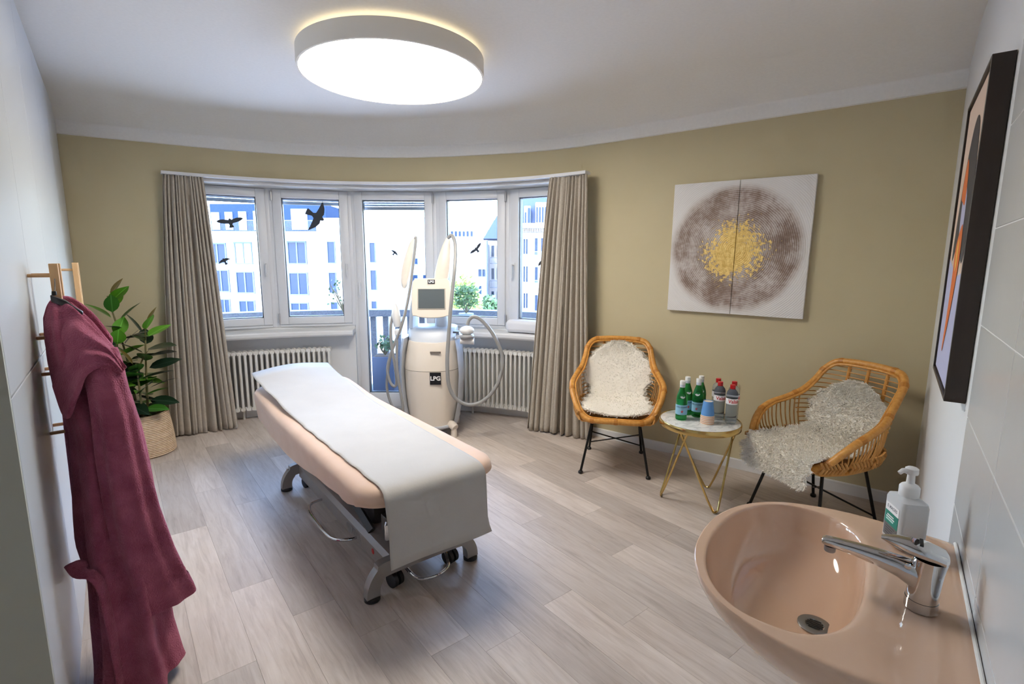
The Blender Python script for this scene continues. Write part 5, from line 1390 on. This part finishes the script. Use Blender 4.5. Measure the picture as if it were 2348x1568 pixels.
body_rows = [(1.36, -.165, -.115, 2.28, .02), (1.30, -.182, -.07, 2.26, .06), (1.18, -.185, -.005, 2.23, .09), (1.09, -.178, .0, 2.22, .10), (.92, -.15, .03, 2.20, .11), (.84, -.152, .035, 2.19, .115), (.70, -.158, .04, 2.17, .12), (.55, -.165, .042, 2.15, .125), (.42, -.145, .044, 2.13, .13), (.2, -.152, .05, 2.11, .135), (.04, -.165, .075, 2.10, .14)]
MB().loft(cloth_tube(body_rows, 72, 3, 6, .017), True, True, False).build('robe_body', TERRY, rb, smooth=True, angle=180)
sl_rows = [(1.215, -.07, -.005, 2.12, .02), (1.17, -.10, .004, 2.10, .05), (1.08, -.092, .012, 2.09, .06), (1.0, -.09, .026, 2.085, .06), (.87, -.092, .036, 2.08, .062), (.66, -.09, .056, 2.07, .064), (.5, -.084, .084, 2.07, .066), (.38, -.078, .112, 2.07, .068), (.318, -.066, .128, 2.07, .068)]
rg_ = cloth_tube(sl_rows, 56, 8, 4, .009)
for r in rg_[-1:]: 
    for p in r: p.z -= .012
inner_ = [[p*1.0 for p in rg_[-1]], [Vector((lerp(sum(q.x for q in rg_[-1])/56, p.x, .84), lerp(sum(q.y for q in rg_[-1])/56, p.y, .84), p.z+.004)) for p in rg_[-1]], [Vector((lerp(sum(q.x for q in rg_[-1])/56, p.x, .8), lerp(sum(q.y for q in rg_[-1])/56, p.y, .8), p.z+.09)) for p in rg_[-1]]]
MB().loft(rg_+inner_[1:], True, True, True).build('sleeve', TERRY, rb, smooth=True, angle=60)
cuff = [[p+Vector((p.x-sum(q.x for q in r)/len(r), p.y-sum(q.y for q in r)/len(r), 0)).normalized()*.004 for p in r] for r in rg_[-4:]]
MB().loft(cuff, True, False, False).build('cuff_hem', TERRY, rb, smooth=True, angle=180)
back_rows = [(1.2, -.16, -.06, 2.30, .03), (1.0, -.175, -.04, 2.33, .05), (.7, -.18, 0.0, 2.34, .055), (.45, -.18, .03, 2.34, .06), (.36, -.17, .05, 2.34, .06)]
MB().loft(cloth_tube(back_rows, 40, 5, 3, .006), True, True, True).build('sleeve', TERRY, rb, smooth=True, angle=180)
# shawl collar rolled over the shoulder
def roll(pts, rr, flat=.7): return MB().tube(catmull([RB(*p) for p in pts], 6), catr(rr, 6), 20, flat=flat).build('collar', TERRY, rb, smooth=True, angle=180)
def catr(rs_, sub): return [v.x for v in catmull([Vector((r, 0, 0)) for r in rs_], sub)]
def drape(top, edge, folds, amp, bulge, seed, name='collar', n=34, m=26):
    T = catmull([Vector(p) for p in top], 8); E = catmull([Vector(p) for p in edge], 8)
    pick = lambda P_, f: P_[min(len(P_)-1, int(f*(len(P_)-1)))].lerp(P_[min(len(P_)-1, int(f*(len(P_)-1))+1)], f*(len(P_)-1)-int(f*(len(P_)-1)))
    rows = []
    for j in range(m+1):
        t = j/m; row = []
        for i in range(n+1):
            s_ = i/n; p = pick(T, s_).lerp(pick(E, s_), t)
            bl_ = bulge*math.sin(math.pi*min(1, t*.94+.03))**.8*(.3+.7*math.sin(math.pi*min(1, .2+.8*s_)))
            rip = amp*math.sin(2*math.pi*folds*t+2.4*s_+seed)*math.sin(math.pi*min(1, t+.12))*(.4+.6*math.sin(math.pi*s_))
            row.append(RB(p.x-bl_-rip, p.y+bl_*.35, p.z+bl_*.35+rip*.3))
        rows.append(row)
    o = MB().loft(rows, False).build(name, TERRY, rb, smooth=True, angle=180)
    md = o.modifiers.new('terry thickness', 'SOLIDIFY'); md.thickness = .016; md.offset = -1
    bv = o.modifiers.new('soft edge', 'SUBSURF'); bv.levels = 1; bv.render_levels = 1
drape([(2.34, -.19, 1.28), (2.31, -.168, 1.358), (2.25, -.115, 1.352), (2.19, -.065, 1.285), (2.13, -.02, 1.215), (2.085, .002, 1.15)],
      [(2.18, -.186, 1.10), (2.10, -.162, 1.00), (2.06, -.135, 1.065), (2.045, -.105, 1.125), (2.045, -.055, 1.160), (2.06, -.004, 1.125)], 3.2, .011, .045, .6)
drape([(2.31, -.192, 1.31), (2.34, -.168, 1.372), (2.37, -.115, 1.378), (2.37, -.055, 1.312), (2.34, -.01, 1.22)],
      [(2.30, -.19, 1.15), (2.33, -.18, 1.05), (2.34, -.14, 1.03), (2.33, -.08, 1.06), (2.30, -.03, 1.1)], 2, .008, -.03, 2.0)
# belt and loop
MB().tube(catmull([RB(*p) for p in [(2.07, -.185, .525), (2.02, -.165, .51), (2.0, -.135, .50), (1.995, -.115, .44), (1.985, -.105, .30), (1.98, -.10, .14), (1.98, -.098, .05)]], 6), .022, 10, flat=.35).build('belt', TERRY, rb, smooth=True, angle=180)
MB().sphere(RB(2.06, -.172, .515), .026, 14, 8, (1, 1.1, .75)).build('belt_knot', TERRY, rb, smooth=True)
# hanger with its cord
hg_ = thing('clothes_hanger', 'black clothes hanger inside the mauve bathrobe, hung by a thin cord', 'hanger', WP(2.3, -.14, 1.2), -AP)
hl = lambda a, c, z: Vector((c+.14, a-2.3, z-1.2))
b_ = MB().loft([[hl(2.27+da, c+dc, z+dz) for da, dc, dz in ((-.02, 0, 0), (.02, 0, 0), (.02, 0, .022), (-.02, 0, .022))] for c, dc0, z in ((-.162, 0, 1.366), (-.125, 0, 1.345), (-.085, 0, 1.305)) for dc in (0,)], True, True, True)
b_.build('hanger_arm', mat('hanger_black', srgb(38, 40, 44), .3), hg_, bevel=.003)
MB().tube(catmull([hl(2.30, -.148, 1.44), hl(2.295, -.15, 1.41), hl(2.285, -.153, 1.395)], 4), .0018, 6).build('cord', mat('cord_grey', srgb(120, 116, 112), .6), hg_)
MB().lathe([(.006, 0), (.007, .004), (.006, .014)], 10, hl(2.28, -.153, 1.385)).build('hook_stub', BLACK, hg_, smooth=True)
